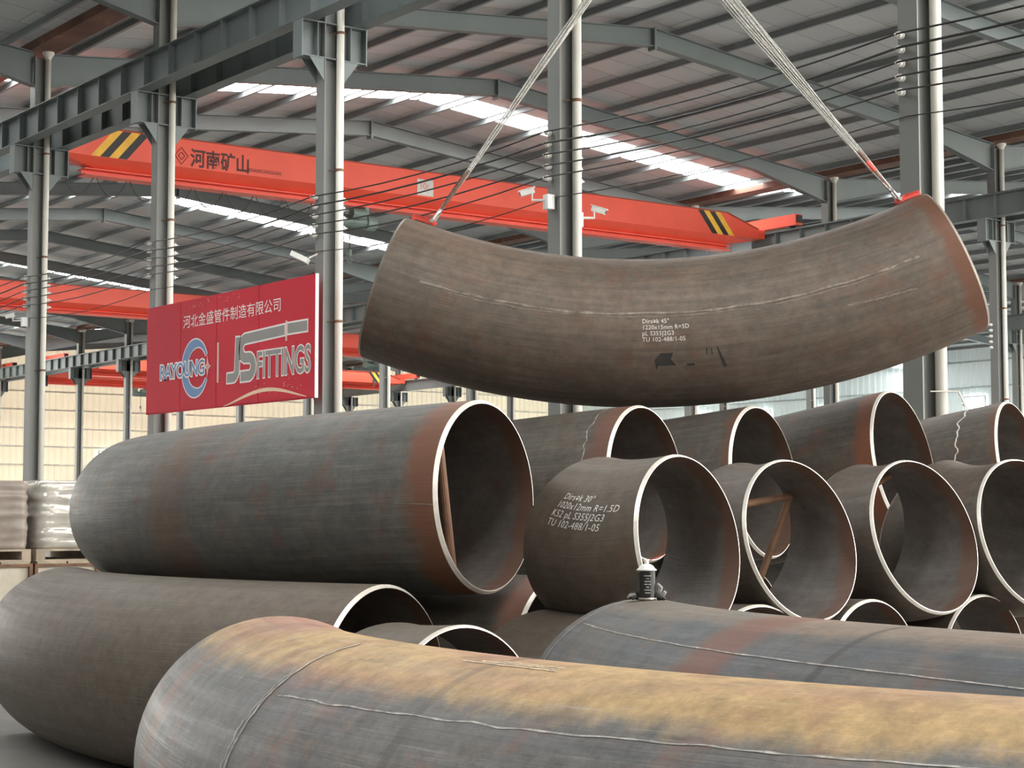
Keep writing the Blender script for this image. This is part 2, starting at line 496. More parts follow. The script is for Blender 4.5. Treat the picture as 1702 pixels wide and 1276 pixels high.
ceil = []
for bay in range(4):
    a, b = XR[bay], XR[bay + 1]
    mid = (a + b) / 2
    y0 = Y0[bay]
    v, f = [], []
    for (x0, x1) in ((a, mid), (mid, b)):
        n = len(v)
        z0, z1 = (EAVE, EAVE + RISE) if x0 == a else (EAVE + RISE, EAVE)
        v += [(x0, y0, z0), (x1, y0, z1), (x1, YEND, z1), (x0, YEND, z0)]
        v += [(x0, y0, z0 + .06), (x1, y0, z1 + .06), (x1, YEND, z1 + .06), (x0, YEND, z0 + .06)]
        f += [tuple(n + k for k in q) for q in ((0, 3, 2, 1), (4, 5, 6, 7), (0, 1, 5, 4), (1, 2, 6, 5), (2, 3, 7, 6), (3, 0, 4, 7))]
    c = tag(mesh('ceiling', v, f, M['roof']), ['galvanised roof sheeting over the bay where the pipes lie', 'galvanised roof sheeting above the large red crane', 'galvanised roof sheeting beyond the second column row', 'galvanised roof sheeting of the farthest bay'][bay], None, kind='structure')
    ceil.append(c)
    # purlins: one mesh shared, Z section along Y
    pm = MB().sweep([(-0.07, 0), (0.005, 0), (0.005, 0.15), (0.075, 0.15), (0.075, 0.162), (-0.01, 0.162), (-0.01, 0.012), (-0.07, 0.012)], (0, y0, -0.168), (0, YEND - 0.1, -0.168))
    pme = bpy.data.meshes.new('purlin'); pme.from_pydata(pm.v, [], pm.f); pme.materials.append(M['purlin'])
    for k in range(16):
        x = a + 0.75 + 1.5 * k
        o = bpy.data.objects.new('purlin', pme); COL.objects.link(o)
        o.parent = c; o.location = (x, 0, roof_z(x))
    for i in FR[bay]:
        y = YC(i)
        if y > YEND - 1: continue
        for me, x in ((raf_me, a), (raf_me2, b)):
            o = bpy.data.objects.new('rafter', me); COL.objects.link(o)
            o.parent = c; o.location = (x, y, EAVE)
    # translucent skylight sheets between the purlins
    for ys in STRIPS:
        if ys < y0 + 1: continue
        if bay == 3 and ys < 38: continue
        for k in range(-1, 16):
            x0 = a + 0.75 + 1.5 * k + 0.09 if k >= 0 else a + 0.25
            x1 = a + 0.75 + 1.5 * (k + 1) - 0.08 if k < 15 else b - 0.25
            segs = [(x0, x1)] if not (x0 < mid < x1) else [(x0, mid - 0.06), (mid + 0.06, x1)]
            for (p, q) in segs:
                sv = [(p, ys - 0.6, roof_z(p) - .012), (q, ys - 0.6, roof_z(q) - .012), (q, ys + 0.6, roof_z(q) - .012), (p, ys + 0.6, roof_z(p) - .012)]
                sv += [(x, y, z + 0.01) for x, y, z in sv]
                mesh('skylight_panel', sv, [(0, 3, 2, 1), (4, 5, 6, 7), (0, 1, 5, 4), (1, 2, 6, 5), (2, 3, 7, 6), (3, 0, 4, 7)], M['skylight'], c)
    if bay < 3:      # valley gutter along the next row
        g = MB().sweep([(-0.30, 0.12), (-0.28, -0.06), (0.28, -0.06), (0.30, 0.12), (0.27, 0.12), (0.25, -0.03), (-0.25, -0.03), (-0.27, 0.12)], (b, y0, EAVE - 0.08), (b, YEND - 0.1, EAVE - 0.08))
        g.build('gutter', M['rustgut'], c)

# far walls: ribbed sheet, girts and daylit windows
def ribbed(name, p0, p1, z0, z1, pitch, depth, mat, label):
    p0, p1 = Vector(p0), Vector(p1)
    L = (p1 - p0).length
    d = (p1 - p0) / L
    nrm = Vector((d.y, -d.x, 0))
    n = int(L / pitch)
    v, f = [], []
    for i in range(n + 1):
        for (s, q) in ((0, 0), (0.55, 0), (0.65, 1), (0.9, 1)):
            p = p0 + d * min(L, (i + s) * pitch) + nrm * (depth * q)
            v += [(p.x, p.y, z0), (p.x, p.y, z1)]
    for i in range(len(v) // 2 - 1):
        f.append((2 * i, 2 * i + 2, 2 * i + 3, 2 * i + 1))
    return tag(mesh(name, v, f, mat), label, None, kind='structure')
wb = ribbed('wall_back', (30, YEND, 0), (XR[4], YEND, 0), 0, EAVE + RISE + .1, 0.42, 0.06, M['wallcream'], 'cream ribbed sheet end wall far behind the columns')
wr = ribbed('wall_right', (XR[4], YEND, 0), (XR[4], 20, 0), 0, EAVE + 0.3, 0.5, 0.05, M['wallblue'], 'pale blue-grey sheet side wall behind the hanging bend')
wl = ribbed('light_block_wall_left', (XR[0], -16, 0), (XR[0], YEND, 0), 0, EAVE + 0.3, 0.5, 0.05, M['wallgrey'], 'unseen grey sheet wall added on the left to block daylight')  # added out of view to keep side light off the columns
wf = ribbed('light_block_wall_front', (14, -16, 0), (XR[0], -16, 0), 0, 10.0, 0.5, 0.05, M['wallgrey'], 'unseen grey sheet wall added behind the viewer to block low daylight')  # added out of view so sky light enters from higher up
for k in range(9):
    z = 1.2 + 1.15 * k
    MB().box((30, YEND - 0.24, z), (XR[4] - .1, YEND - 0.10, z + 0.10)).build('girt', M['girt'], wb)
for k in range(7):
    z = 1.4 + 1.55 * k
    MB().box((XR[4] - 0.26, 20, z), (XR[4] - 0.10, YEND - .3, z + 0.09)).build('girt', M['girtblue'], wr)
nwin = 0
def window(x0, y0, x1, y1, z0, z1, label, axis):
    global nwin
    nwin += 1
    m = MB().box((x0, y0, z0), (x1, y1, z1))
    o = tag(m.build('window_%d' % nwin, M['window']), label, None, kind='structure')
    fr = MB()
    t = 0.07
    if axis == 'x':   # window in the side wall, frame bars on the inner face
        xa, xb = x0 - 0.05, x0 - 0.005
        for (ya, yb, za, zb) in ((y0 - t, y0, z0 - t, z1 + t), (y1, y1 + t, z0 - t, z1 + t), (y0, y1, z0 - t, z0), (y0, y1, z1, z1 + t)):
            fr.box((xa, ya, za), (xb, yb, zb))
    else:
        ya, yb = y0 - 0.05, y0 - 0.005
        for (xa, xb, za, zb) in ((x0 - t, x0, z0 - t, z1 + t), (x1, x1 + t, z0 - t, z1 + t), (x0, x1, z0 - t, z0), (x0, x1, z1, z1 + t)):
            fr.box((xa, ya, za), (xb, yb, zb))
    fr.build('window_frame', M['girtblue'], o)
    return o
for k, y in enumerate((52, 58, 64, 70, 76, 82, 88, 94, 100)):
    window(XR[4] - 0.13, y - 0.75, XR[4] - 0.10, y + 0.75, 1.0, 8.6, 'tall bright daylit strip window in side wall, number %s from the right' % ('one two three four five six seven eight nine'.split()[k]), 'x')
for k, (x0, x1, z0, z1) in enumerate(((57.0, 58.6, 5.2, 7.2), (60.2, 61.6, 5.0, 6.6), (47.5, 48.5, 4.2, 5.6))):
    window(x0, YEND - 0.13, x1, YEND - 0.10, z0, z1, ['square bright window in end wall below the red banner', 'small bright window in end wall right below the banner', 'small bright window in end wall left of the banner'][k], 'y')

# ------------------------------------------------------------------ columns
CH, CD, CW = 11.3, 0.35, 0.26      # height, depth along X, flange width along Y
def insul(m, p, axis):
    m.lathe(p, axis, [(0, 0.015), (0.02, 0.015), (0.02, 0.036), (0.045, 0.040), (0.05, 0.024), (0.062, 0.024), (0.067, 0.040), (0.092, 0.036), (0.097, 0.014), (0.14, 0.012)], 10)
    return m
def make_column(label, group, full, top=CH):
    t = thing('steel_column', label, 'column', (0, 0, 0), group)
    m = MB()
    hx, hy, tf, tw = CD / 2, CW / 2, 0.016, 0.012
    prof = [(-hx, -hy), (-hx + tf, -hy), (-hx + tf, -tw / 2), (hx - tf, -tw / 2), (hx - tf, -hy), (hx, -hy), (hx, hy), (hx - tf, hy), (hx - tf, tw / 2), (-hx + tf, tw / 2), (-hx + tf, hy), (-hx, hy)]
    n = len(prof)
    m.add([(x, y, 0.02) for x, y in prof] + [(x, y, top) for x, y in prof], [(i, (i + 1) % n, n + (i + 1) % n, n + i) for i in range(n)] + [tuple(range(n - 1, -1, -1)), tuple(range(n, 2 * n))])
    m.build('column_shaft', M['colgrey'], t)
    MB().box((-0.3, -0.25, 0), (0.3, 0.25, 0.025)).build('base_plate', M['colgrey'], t)
    # downpipe standing in the web recess, hopper on top
    dp = MB()
    px, py, r = 0.105, -0.135, 0.062
    dp.lathe((px, py, 0.3), (0, 0, 1), [(0, r), (11.0, r)], 14)
    d = dp.build('downpipe', M['pvc'], t, True)
    h = MB()
    h.lathe((px, py, 11.25), (0, 0, 1), [(0, r + .005), (0.05, r + .01), (0.12, 0.125), (0.22, 0.13), (0.24, 0.12)], 14)
    h.build('rain_hopper', M['pvc'], d)
    for z in (2.2, 4.6, 7.0, 9.2):
        c = MB()
        c.lathe((px, py, z), (0, 0, 1), [(0, r + .004), (0.002, r + .009), (0.04, r + .009), (0.042, r + .004)], 14)
        c.bar((px, py, z + .02), (px - 0.14, -0.02, z + .02), 0.014)
        c.build('pipe_clamp', M['rustbar'] if full else M['pvc'], d)
    # crane bracket: short I beam across the column with end plates and gussets
    b = MB().sweep(iprof(0.58, 0.26), (-0.58, 0, 8.78), (0.58, 0, 8.78))
    b.box((-0.60, -0.14, 8.76), (-0.58, 0.14, 9.36)); b.box((0.58, -0.14, 8.76), (0.60, 0.14, 9.36))
    for s in (-1, 1):
        for yy in (-0.12, 0.11):
            b.add([(s * .18, yy, 8.78), (s * .45, yy, 8.78), (s * .18, yy, 8.42), (s * .18, yy + .01, 8.78), (s * .45, yy + .01, 8.78), (s * .18, yy + .01, 8.42)], [(0, 1, 2), (3, 5, 4), (0, 3, 4, 1), (1, 4, 5, 2), (2, 5, 3, 0)])
        for xx in (0.3,):
            b.box((s * xx - .006, -0.13, 8.8), (s * xx + .006, 0.13, 9.34))
    b.build('crane_bracket', M['steelgrey'], t)
    if full:
        for s in (-1, 1):
            for k in range(5):
                z = 5.98 + 0.15 * k
                m = insul(MB(), (0.175 * s, 0.05 if s < 0 else -0.02, z), (s, 0, 0))
                m.build('insulator', M['porcelain'], t, False)
    return t
lab_A = ['nearest grey steel column, behind the right end of the hanging bend', 'grey steel column with two white security cameras behind the hanging bend',
         'grey steel column at the right edge of the red banner', 'grey steel column at the left edge of the red banner', 'leftmost near-row grey steel column, rising above the wrapped pallets']
colA = make_column(lab_A[0], 'near row of crane columns', True)
protoB = make_column('small distant grey steel column of the second row', 'far columns of the second row', False)
colA.location = (XR[1], YC(0), 0)
near = [colA]
for i in range(1, 5):
    c = copy_tree(colA, (XR[1], YC(i), 0)); c['label'] = lab_A[i]; near.append(c)
second_labels = {3: 'grey steel column at the right picture edge beyond the hanging bend', 4: 'far grey column with downpipe top between the red crane end and nearest column', 5: 'far grey column behind the right tip of the big red crane'}
first = True
for i in range(3, 17):
    if i in (6, 7, 8): pass
    if i == 3:
        c = copy_tree(colA, (XR[2], YC(i), 0)); c['group'] = 'far columns of the second row'
        c['label'] = second_labels[3]
        continue
    if YC(i) > YEND - 1: continue
    c = protoB if first else copy_tree(protoB)
    first = False
    c.location = (XR[2], YC(i), 0)
    if i in second_labels: c['label'] = second_labels[i]
for i in range(4, 16):
    c = copy_tree(protoB, (XR[3], YC(i), 0))
    c['label'] = 'very distant grey steel column of the third row'
    c['group'] = 'far columns of the third row'

# ------------------------------------------------------------------ crane runway beams
def runway(x, y0, y1, label, ribs=True, group='crane runway beams'):
    t = thing('crane_runway_beam', label, 'beam', (x, y0, 9.36), group)
    MB().sweep(iprof(0.60, 0.28, 0.012, 0.018), (x, y0, 9.36), (x, y1, 9.36)).build('beam_web', M['beam'], t)
    MB().bar((x, y0, 9.985), (x, y1, 9.985), 0.05, 0.05).build('crane_rail', M['steelgrey'], t)
    if ribs:
        me = None
        n = int((y1 - y0) / 1.0)
        for k in range(1, n):
            for s in (-1,):
                if me is None:
                    m = MB().box((-0.13, -0.006, 0.018), (-0.007, 0.006, 0.582))
                    me = bpy.data.meshes.new('stiffener'); me.from_pydata(m.v, [], m.f); me.materials.append(M['beam'])
                o = bpy.data.objects.new('stiffener', me); COL.objects.link(o); o.parent = t; o.location = (0, k * 1.0, 0)
    return t
runway(XR[1] - 0.47, 12.0, 72.0, 'grey crane runway beam on the near side of the near columns')
runway(XR[1] + 0.47, 12.0, 72.0, 'grey crane runway beam on the far side of the near columns')
runway(XR[2] - 0.47, 24.0, 107, 'distant grey runway beam carrying the right end of the red crane')
runway(XR[2] + 0.47, 24.0, 107, 'distant grey runway beam on the far side of the second column row', False)
runway(XR[3] - 0.47, 30.0, 107, 'very distant grey runway beam along the third column row', False)

# ------------------------------------------------------------------ red bridge cranes
def make_crane(label, detail=True):
    """origin: x = left rail, y = girder centre line, z = 0 ; span 22.06 m"""
    S = 24 - 0.94
    t = thing('bridge_crane', label, 'crane', (0, 0, 0), 'red bridge cranes')
    # girder: closed box with vertical web, tapering lower part; polygon in XZ for web face, width varies with z
    zt, zw, zb = 10.40, 9.74, 9.50
    xa, xb = 0.55, S - 0.55
    wt, wb_ = 0.42, 0.10
    # stations: (x, top z, web-bottom z, bottom z)
    st = [(xa, 10.02, 9.76, 9.72), (xa + 1.25, zt, zw, zb), (xb - 1.25, zt, zw, zb), (xb, 10.02, 9.76, 9.72)]
    v, f = [], []
    for (x, a, b, c) in st:
        v += [(x, -wt, a), (x, -wt, b), (x, -wb_, c), (x, wb_, c), (x, wt, b), (x, wt, a)]
    for i in range(3):
        for k in range(6):
            f.append((6 * i + k, 6 * i + (k + 1) % 6, 6 * (i + 1) + (k + 1) % 6, 6 * (i + 1) + k))
    f += [(5, 4, 3, 2, 1, 0), tuple(18 + k for k in range(6))]
    g = mesh('girder', v, f, M['red'], t)
    fl = MB()
    for (p, q) in zip(st[:-1], st[1:]):     # top flange lip
        fl.bar((p[0], 0, p[1] + .012), (q[0], 0, q[1] + .012), 0.92, 0.024)
    fl.build('top_flange', M['low_bounce_red'], t)
    MB().sweep(iprof(0.16, 0.44, 0.02, 0.03), (xa + 0.9, 0, 9.34), (xb - 0.9, 0, 9.34)).build('bottom_flange', M['red'], t)
    for x in (0.0, S):
        e = MB()
        e.box((x - 0.14, -1.55, 9.99 + .08), (x + 0.14, 1.55, 10.40))
        s = 1 if x == 0 else -1
        e.box((min(x + s * .14, x + s * .56), -0.28, 9.80), (max(x + s * .14, x + s * .56), 0.28, 10.05))
        o = e.build('end_truck', M['red'], t)
        for y in (-1.3, 1.3):
            MB().cyl((x - 0.05, y, 10.11), (x + 0.05, y, 10.11), 0.10, 14).build('wheel', M['black'], o)
        for y in (-1.6, 1.55):
            MB().box((x - 0.1, y, 10.15), (x + 0.1, y + 0.05, 10.36)).build('bumper', M['black'], o)
    # diagonal warning stripes on the camera-side web
    for (x0, dirn) in ((xa + 0.95, 1), (xb - 1.95, -1)):
        for k, mt in enumerate(('yellow', 'black', 'yellow', 'black')):
            w_ = 0.22
            b0 = x0 + k * w_ if dirn > 0 else x0 + (3 - k) * w_ + 0.1
            sl = 0.55 * dirn
            zz = (zw + .01, 10.39)
            q = [(b0, zz[0]), (b0 + w_, zz[0]), (b0 + w_ + sl, zz[1]), (b0 + sl, zz[1])]
            # clip the part that would leave the tapered end
            vs = [(x, -wt - 0.004, z) for x, z in q] + [(x, -wt + .002, z) for x, z in q]
            mesh('warning_stripe', vs, [(0, 1, 2, 3), (7, 6, 5, 4), (0, 4, 5, 1), (1, 5, 6, 2), (2, 6, 7, 3), (3, 7, 4, 0)], M[mt], t)
    # hoist and trolley below the girder
    hx = 8.7
    h = MB()
    h.cyl((hx - 0.55, -0.05, 8.98), (hx + 0.35, -0.05, 8.98), 0.16, 14)
    h.cyl((hx + 0.35, -0.05, 8.98), (hx + 0.62, -0.05, 8.98), 0.20, 14)
    h.cyl((hx - 0.25, -0.38, 9.12), (hx + 0.15, -0.38, 9.12), 0.13, 12)
    h.box((hx - 0.5, -0.3, 9.14), (hx - 0.38, 0.3, 9.33)); h.box((hx + 0.2, -0.3, 9.14), (hx + 0.32, 0.3, 9.33))
    h.box((hx - 0.62, -0.22, 8.86), (hx - 0.5, 0.14, 9.1))
    ho = h.build('hoist', M['hoist'], t)
    MB().cyl((hx - .1, -.05, 8.83), (hx - .1, -.05, 8.25), 0.012, 6).build('hoist_rope', M['wire'], ho)
    k = MB().lathe((hx - .1, -.05, 8.25), (0, 0, -1), [(0, .05), (.08, .07), (.16, .05), (.18, .02)], 8)
    k.path([(hx - .1, -.05, 8.08), (hx - .03, -.05, 8.0), (hx - .06, -.05, 7.92), (hx - .13, -.05, 7.92), (hx - .16, -.05, 7.98)], .018)
    k.build('hook', M['hoist'], ho)
    # festoon cable loops
    if detail:
        xx = 0.9
        while xx < hx - 0.9:
            pts = [(xx + 0.75 * i / 8, -0.24, 9.28 - 0.42 * (1 - ((i - 4) / 4) ** 2)) for i in range(9)]
            MB().path(pts, 0.012, 5).build('festoon_cable', M['wire'], t)
            xx += 0.82
    return t
crane = make_crane('large red bridge crane with black lettering and diagonal warning stripes')
# lettering on the big crane: emblem, four characters, small latin line; then rating plate
def flat_text(parent, name, body, size, x, y, z, mat, sx=1.0, offset=0.0, align='LEFT', shear=0.0, spacing=1.0, depth=0.0):
    v, f = text_geo(body, size, align, offset, shear, sx, spacing)
    return mesh(name, [(x + a, y - depth, z + b) for a, b in v], f, M[mat], parent)
CX0 = XR[1] + 0.47
flat_text(crane, 'lettering', '河南矿山', 0.46, 18.95 - CX0, -0.425, 9.82, 'letter', 0.86, offset=0.012)
flat_text(crane, 'lettering', 'HENANKUANGSHAN', 0.13, 20.45 - CX0, -0.425, 9.83, 'letter', 0.75)
em = MB()
for (p, q) in (((0, .2), (.17, 0)), ((.17, 0), (0, -.2)), ((0, -.2), (-.17, 0)), ((-.17, 0), (0, .2)), ((0, .09), (.08, 0)), ((.08, 0), (0, -.09)), ((0, -.09), (-.08, 0)), ((-.08, 0), (0, .09))):
    ex, ez = 18.72 - CX0, 10.0
    em.bar((ex + p[0], -0.425, ez + p[1]), (ex + q[0], -0.425, ez + q[1]), 0.006, 0.03, (0, -1, 0))
em.build('emblem', M['letter'], crane)
pl = MB().box((25.35 - CX0, -0.432, 9.78), (25.85 - CX0, -0.422, 10.2)).build('rating_plate', M['steel'], crane)
flat_text(crane, 'rating_text', '10t', 0.24, 25.42 - CX0, -0.434, 9.95, 'red', 0.9)
crane.location = (CX0, 38.7, 0)
for (x, y, lab) in ((XR[1] + .47, 66, 'dull red bridge crane farther back, partly behind the red banner'),
                    (XR[2] + .47, 75.7, 'red bridge crane in next bay, upper one seen left of the hanging bend'),
                    (XR[2] + .47, 95, 'far red bridge crane with yellow stripes, lower one left of the hanging bend'),
                    (XR[2] + .47, 102.5, 'farthest red bridge crane with hoist in front of the cream end wall')):
    keep = [ch for ch in bpy.data.objects if ch.parent == crane]
    c = crane.copy(); COL.objects.link(c); c.location = (x, y, 0); c['label'] = lab
    for ch in keep:
        if ch.name.split('.')[0] in ('lettering', 'emblem', 'rating_plate', 'rating_text', 'festoon_cable'): continue
        copy_tree(ch, None, c)

# ------------------------------------------------------------------ trolley wires along the near row
for k in range(6):
    z = 6.58 - 0.15 * k if k < 5 else 5.72
    pts = []
    for i in range(-1, 6):
        for j in range(6):
            u = j / 6
            pts.append((XR[1] - 0.175 - (0.13 if k < 5 else 0.025), YC(i) + 6 * u, z - 0.10 * 4 * u * (1 - u) * (1 + 0.25 * math.sin(i * 3 + k))))
    m = MB().path(pts, (0.011, 0.014, 0.011, 0.011, 0.010, 0.007)[k], 5)
    tag(m.build('trolley_wire', M['wire']), ['topmost dark power wire strung along the near columns', 'second dark power wire from the top along the near columns', 'third dark power wire from the top along the near columns', 'fourth dark power wire from the top along the near columns', 'fifth dark power wire from the top along the near columns', 'thin lowest dark wire strung along the near columns'][k], 'wire', 'wires along the near columns')

# diagonal tie rod with turnbuckle by the nearest column
t = thing('tie_rod', 'pale tie rod with turnbuckle slanting down beside the nearest column', 'tie rod', (14.67, 12.1, 2.86))
MB().path([(14.45, 12.28, 2.86), (14.67, 12.1, 2.86)], 0.007, 6).build('anchor_rod', M['pvc'], t)
MB().path([(14.67, 12.1, 2.86), (15.05, 12.1, 2.36)], 0.011, 6).build('upper_rod', M['pvc'], t)
dv = Vector((0.38, 0, -0.5)).normalized(); pv = Vector((0.5, 0, 0.38)).normalized()
tb = MB(); a0 = Vector((14.76, 12.1, 2.74))
for s in (-1, 1): tb.path([a0 + pv * .02 * s, a0 + dv * .22 + pv * .02 * s], 0.008, 6)
tb.cyl(a0 - dv * .01, a0 + dv * .02, 0.03, 8); tb.cyl(a0 + dv * .20, a0 + dv * .23, 0.03, 8)
tb.build('turnbuckle', M['camwhite'], t)
MB().path([(15.05, 12.1, 2.36), (16.5, 12.1, 0.05)], 0.011, 6).build('lower_rod', M['pvc'], t)

# ------------------------------------------------------------------ security cameras and lamp on the columns
def sec_cam(x, y, z, dx, dy, label, arm):
    t = thing('security_camera', label, 'camera', (x, y, z), 'security cameras on the columns')
    d = Vector((dx, dy, -0.25)).normalized()
    p = Vector((x, y, z))
    MB().bar(p - d * 0.03, p + d * 0.16, 0.07, 0.065).build('housing', M['camwhite'], t)
    MB().bar(p - d * 0.04 + Vector((0, 0, .042)), p + d * 0.19 + Vector((0, 0, .042)), 0.085, 0.010).build('sun_shield', M['camwhite'], t)
    MB().cyl(p + d * 0.16, p + d * 0.168, 0.025, 10).build('lens', M['black'], t)
    a = Vector(arm)
    m = MB().path([p, p + Vector((0, 0, -0.12)), a + Vector((0, 0, -0.12))], 0.018, 6)
    m.build('mount_arm', M['camwhite'], t)
    MB().box(a - Vector((.055, .055, .24)), a + Vector((.055, .055, -.05))).build('junction_box', M['camwhite'], t)
sec_cam(14.06, 18.52, 5.80, -0.7, 0.5, 'white security camera left of the column behind the hanging bend', (14.24, 18.40, 5.80))
sec_cam(14.92, 18.30, 5.62, 0.5, -0.6, 'white security camera right of the column behind the hanging bend', (14.735, 18.42, 5.62))
sec_cam(14.05, 36.55, 5.78, -0.7, 0.4, 'tiny white security camera on the leftmost near-row column', (14.24, 36.40, 5.78))
t = thing('flood_light', 'small white flood light on column by the top right banner corner', 'flood light', (14.2, 24.5, 5.72))
fm = MB()
fm.bar((14.16, 24.46, 5.56), (13.96, 24.62, 5.68), 0.26, 0.08)
fm.build('lamp_housing', M['camwhite'], t)
MB().path([(14.2, 24.5, 5.62), (14.3, 24.4, 5.68)], 0.015, 6).build('mount_arm', M['camwhite'], t)

# ------------------------------------------------------------------ red banner between two columns
BX, BY0, BY1, BZ0, BZ1 = 14.12, 24.14, 30.14, 3.40, 5.33
bn = thing('company_banner', 'red company banner with white and grey lettering between two columns', 'banner', (BX, BY0, BZ0))
BW = BY1 - BY0
# the banner is read with x' running from the far end (left in view) to the near end
def bpt(u, v, d=0.0):
    return (BX - d, BY1 - u, BZ0 + v)
cuts = [0, 1.36, 2.72, 4.20, 6.0]
for a, b in zip(cuts[:-1], cuts[1:]):
    g = 0.012
    q = [bpt(a + g, 0.02), bpt(b - g, 0.02), bpt(b - g, BZ1 - BZ0 - .02), bpt(a + g, BZ1 - BZ0 - .02)]
    v = [(x - 0.012, y, z) for x, y, z in q] + [(x + 0.01, y, z) for x, y, z in q]
    mesh('banner_panel', v, [(3, 2, 1, 0), (4, 5, 6, 7), (0, 1, 5, 4), (1, 2, 6, 5), (2, 3, 7, 6), (3, 0, 4, 7)], M['banner'], bn)
fr = MB()
H_ = BZ1 - BZ0
fr.box((BX - .002, BY0, BZ0), (BX + .04, BY1, BZ0 + .02)); fr.box((BX - .002, BY0, BZ1 - .02), (BX + .04, BY1, BZ1))
for c in cuts:
    fr.box((BX - .006, BY1 - c - .014, BZ0), (BX + .04, BY1 - c + .014, BZ1))
fr.build('banner_frame', M['banner'], bn)
MB().box((BX - .014, BY0 - .016, BZ0), (BX + .04, BY0 - .002, BZ1)).build('banner_edge', M['bwhite'], bn)
def bn_geo(name, v2, f, mat, d):
    return mesh(name, [bpt(a, b, d) for a, b in v2], f, M[mat], bn)
def bn_text(name, body, size, u, v, mat, d, sx=1.0, offset=0.0, spacing=1.0, shear=0.0):
    g, f = text_geo(body, size, 'LEFT', offset, shear, sx, spacing)
    return bn_geo(name, [(u + a, v + b) for a, b in g], f, mat, d)
bn_text('company_name', '河北金盛管件制造有限公司', 0.245, 1.45, 1.46, 'bwhite', 0.016, 1.19, 0.0)
# divider bar
bn_geo('divider', [(2.75, .42), (2.81, .42), (2.81, 1.10), (2.75, 1.10)], [(0, 1, 2, 3)], 'bwhite', 0.016)
bn_geo('divider', [(2.768, .44), (2.792, .44), (2.792, 1.08), (2.768, 1.08)], [(0, 1, 2, 3)], 'bpink', 0.018)
# left emblem: ring open at the left, star at the right, wordmark
def arc(cx, cy, r0f, r1f, a0, a1, n=40):
    v, f = [], []
    for i in range(n + 1):
        a = math.radians(a0 + (a1 - a0) * i / n)
        v += [(cx + r0f(a) * math.cos(a), cy + r0f(a) * math.sin(a)), (cx + r1f(a) * math.cos(a), cy + r1f(a) * math.sin(a))]
    f = [(2 * i, 2 * i + 1, 2 * i + 3, 2 * i + 2) for i in range(n)]
    return v, f
cxr, cyr = 1.93, 0.72
inner = lambda a: 0.345 - 0.055 * math.cos(a - math.pi)
outer = lambda a: 0.50
for (grow, mat, d) in ((0.022, 'bwhite', 0.016), (0.0, 'bblue', 0.018)):
    v, f = arc(cxr, cyr, lambda a: inner(a) - grow + 0.06 * max(0, math.cos(a)), lambda a: outer(a) + grow, 25, 335)
    bn_geo('ring_emblem', v, f, mat, d)
v, f = arc(cxr, cyr, lambda a: 0.47, lambda a: 0.495, -25, 25, 12)
bn_geo('ring_emblem', v, f, 'bpink', 0.0165)
star = []
for k in range(8):
    a = math.radians(45 * k)
    r = 0.155 if k % 2 == 0 else 0.062
    star.append((2.40 + r * math.cos(a) * 0.8, 0.72 + r * math.sin(a)))
bn_geo('star_emblem', star, [tuple(range(8))], 'bwhite', 0.0172)
bn_geo('star_emblem', [(2.40 + (x - 2.40) * .72, .72 + (y - .72) * .72) for x, y in star], [tuple(range(8))], 'bpink', 0.019)
bn_text('wordmark', 'RAYOUNG', 0.36, 0.56, 0.60, 'bwhite', 0.020, 1.02, 0.030, 0.95)
bn_text('wordmark', 'RAYOUNG', 0.36, 0.56, 0.60, 'bblue', 0.022, 1.02, 0.004, 0.95)
# right logo: J, S whose top stroke runs on as a long bar, and the word below it
def stroke(pts, w):
    pts = [Vector((a, b)) for a, b in pts]
    L, R_ = [], []
    n = len(pts)
    for i, p in enumerate(pts):
        d0 = (p - pts[i - 1]).normalized() if i else (pts[1] - p).normalized()
        d1 = (pts[i + 1] - p).normalized() if i < n - 1 else d0
        t_ = (d0 + d1).normalized()
        nn = Vector((-t_.y, t_.x)) * (w / 2) / max(0.5, t_.dot(d0))
        L.append(p + nn); R_.append(p - nn)
    v = [tuple(x) for pr in zip(L, R_) for x in pr]
    return v, [(2 * i, 2 * i + 1, 2 * i + 3, 2 * i + 2) for i in range(n - 1)]
def rounded(pts, r=0.07, n=5):
    out = [pts[0]]
    for a, b, c in zip(pts[:-2], pts[1:-1], pts[2:]):
        a, b, c = Vector(a), Vector(b), Vector(c)
        p, q = b + (a - b).normalized() * r, b + (c - b).normalized() * r
        for i in range(n + 1):
            t_ = i / n
            out.append(tuple((1 - t_) ** 2 * p + 2 * t_ * (1 - t_) * b + t_ * t_ * q))
    out.append(pts[-1])
    return out
def arcp(cx, cy, r, a0, a1, n=8):
    return [(cx + r * math.cos(math.radians(a0 + (a1 - a0) * i / n)), cy + r * math.sin(math.radians(a0 + (a1 - a0) * i / n))) for i in range(n + 1)]
J = [(3.12, 0.47), (3.33, 0.47)] + arcp(3.33, 0.61, 0.14, -75, 0) + [(3.50, 1.13)]
S_ = [(3.60, 0.47), (3.88, 0.47)] + arcp(3.88, 0.62, 0.15, -75, 90) + [(3.80, 0.77)] + arcp(3.76, 0.93, 0.16, 255, 105) + [(3.80, 1.09), (5.06, 1.13)]
bar2 = [(5.15, 1.14), (5.77, 1.14)]
def ext(p, e):
    p = [Vector(x) for x in p]
    p[0] = p[0] + (p[0] - p[1]).normalized() * e
    p[-1] = p[-1] + (p[-1] - p[-2]).normalized() * e
    return [tuple(x) for x in p]
for pth, wd in ((J, 0.15), (S_, 0.16), (bar2, 0.16)):
    v, f = stroke(ext(pth, 0.028), wd + 0.056); bn_geo('logo_letter', v, f, 'bwhite', 0.016)
    v, f = stroke(pth, wd); bn_geo('logo_letter', v, f, 'bgrey', 0.019)
v, f = stroke([(5.11, 0.95), (5.11, 1.27)], 0.05); bn_geo('logo_letter', v, f, 'bwhite', 0.0175)
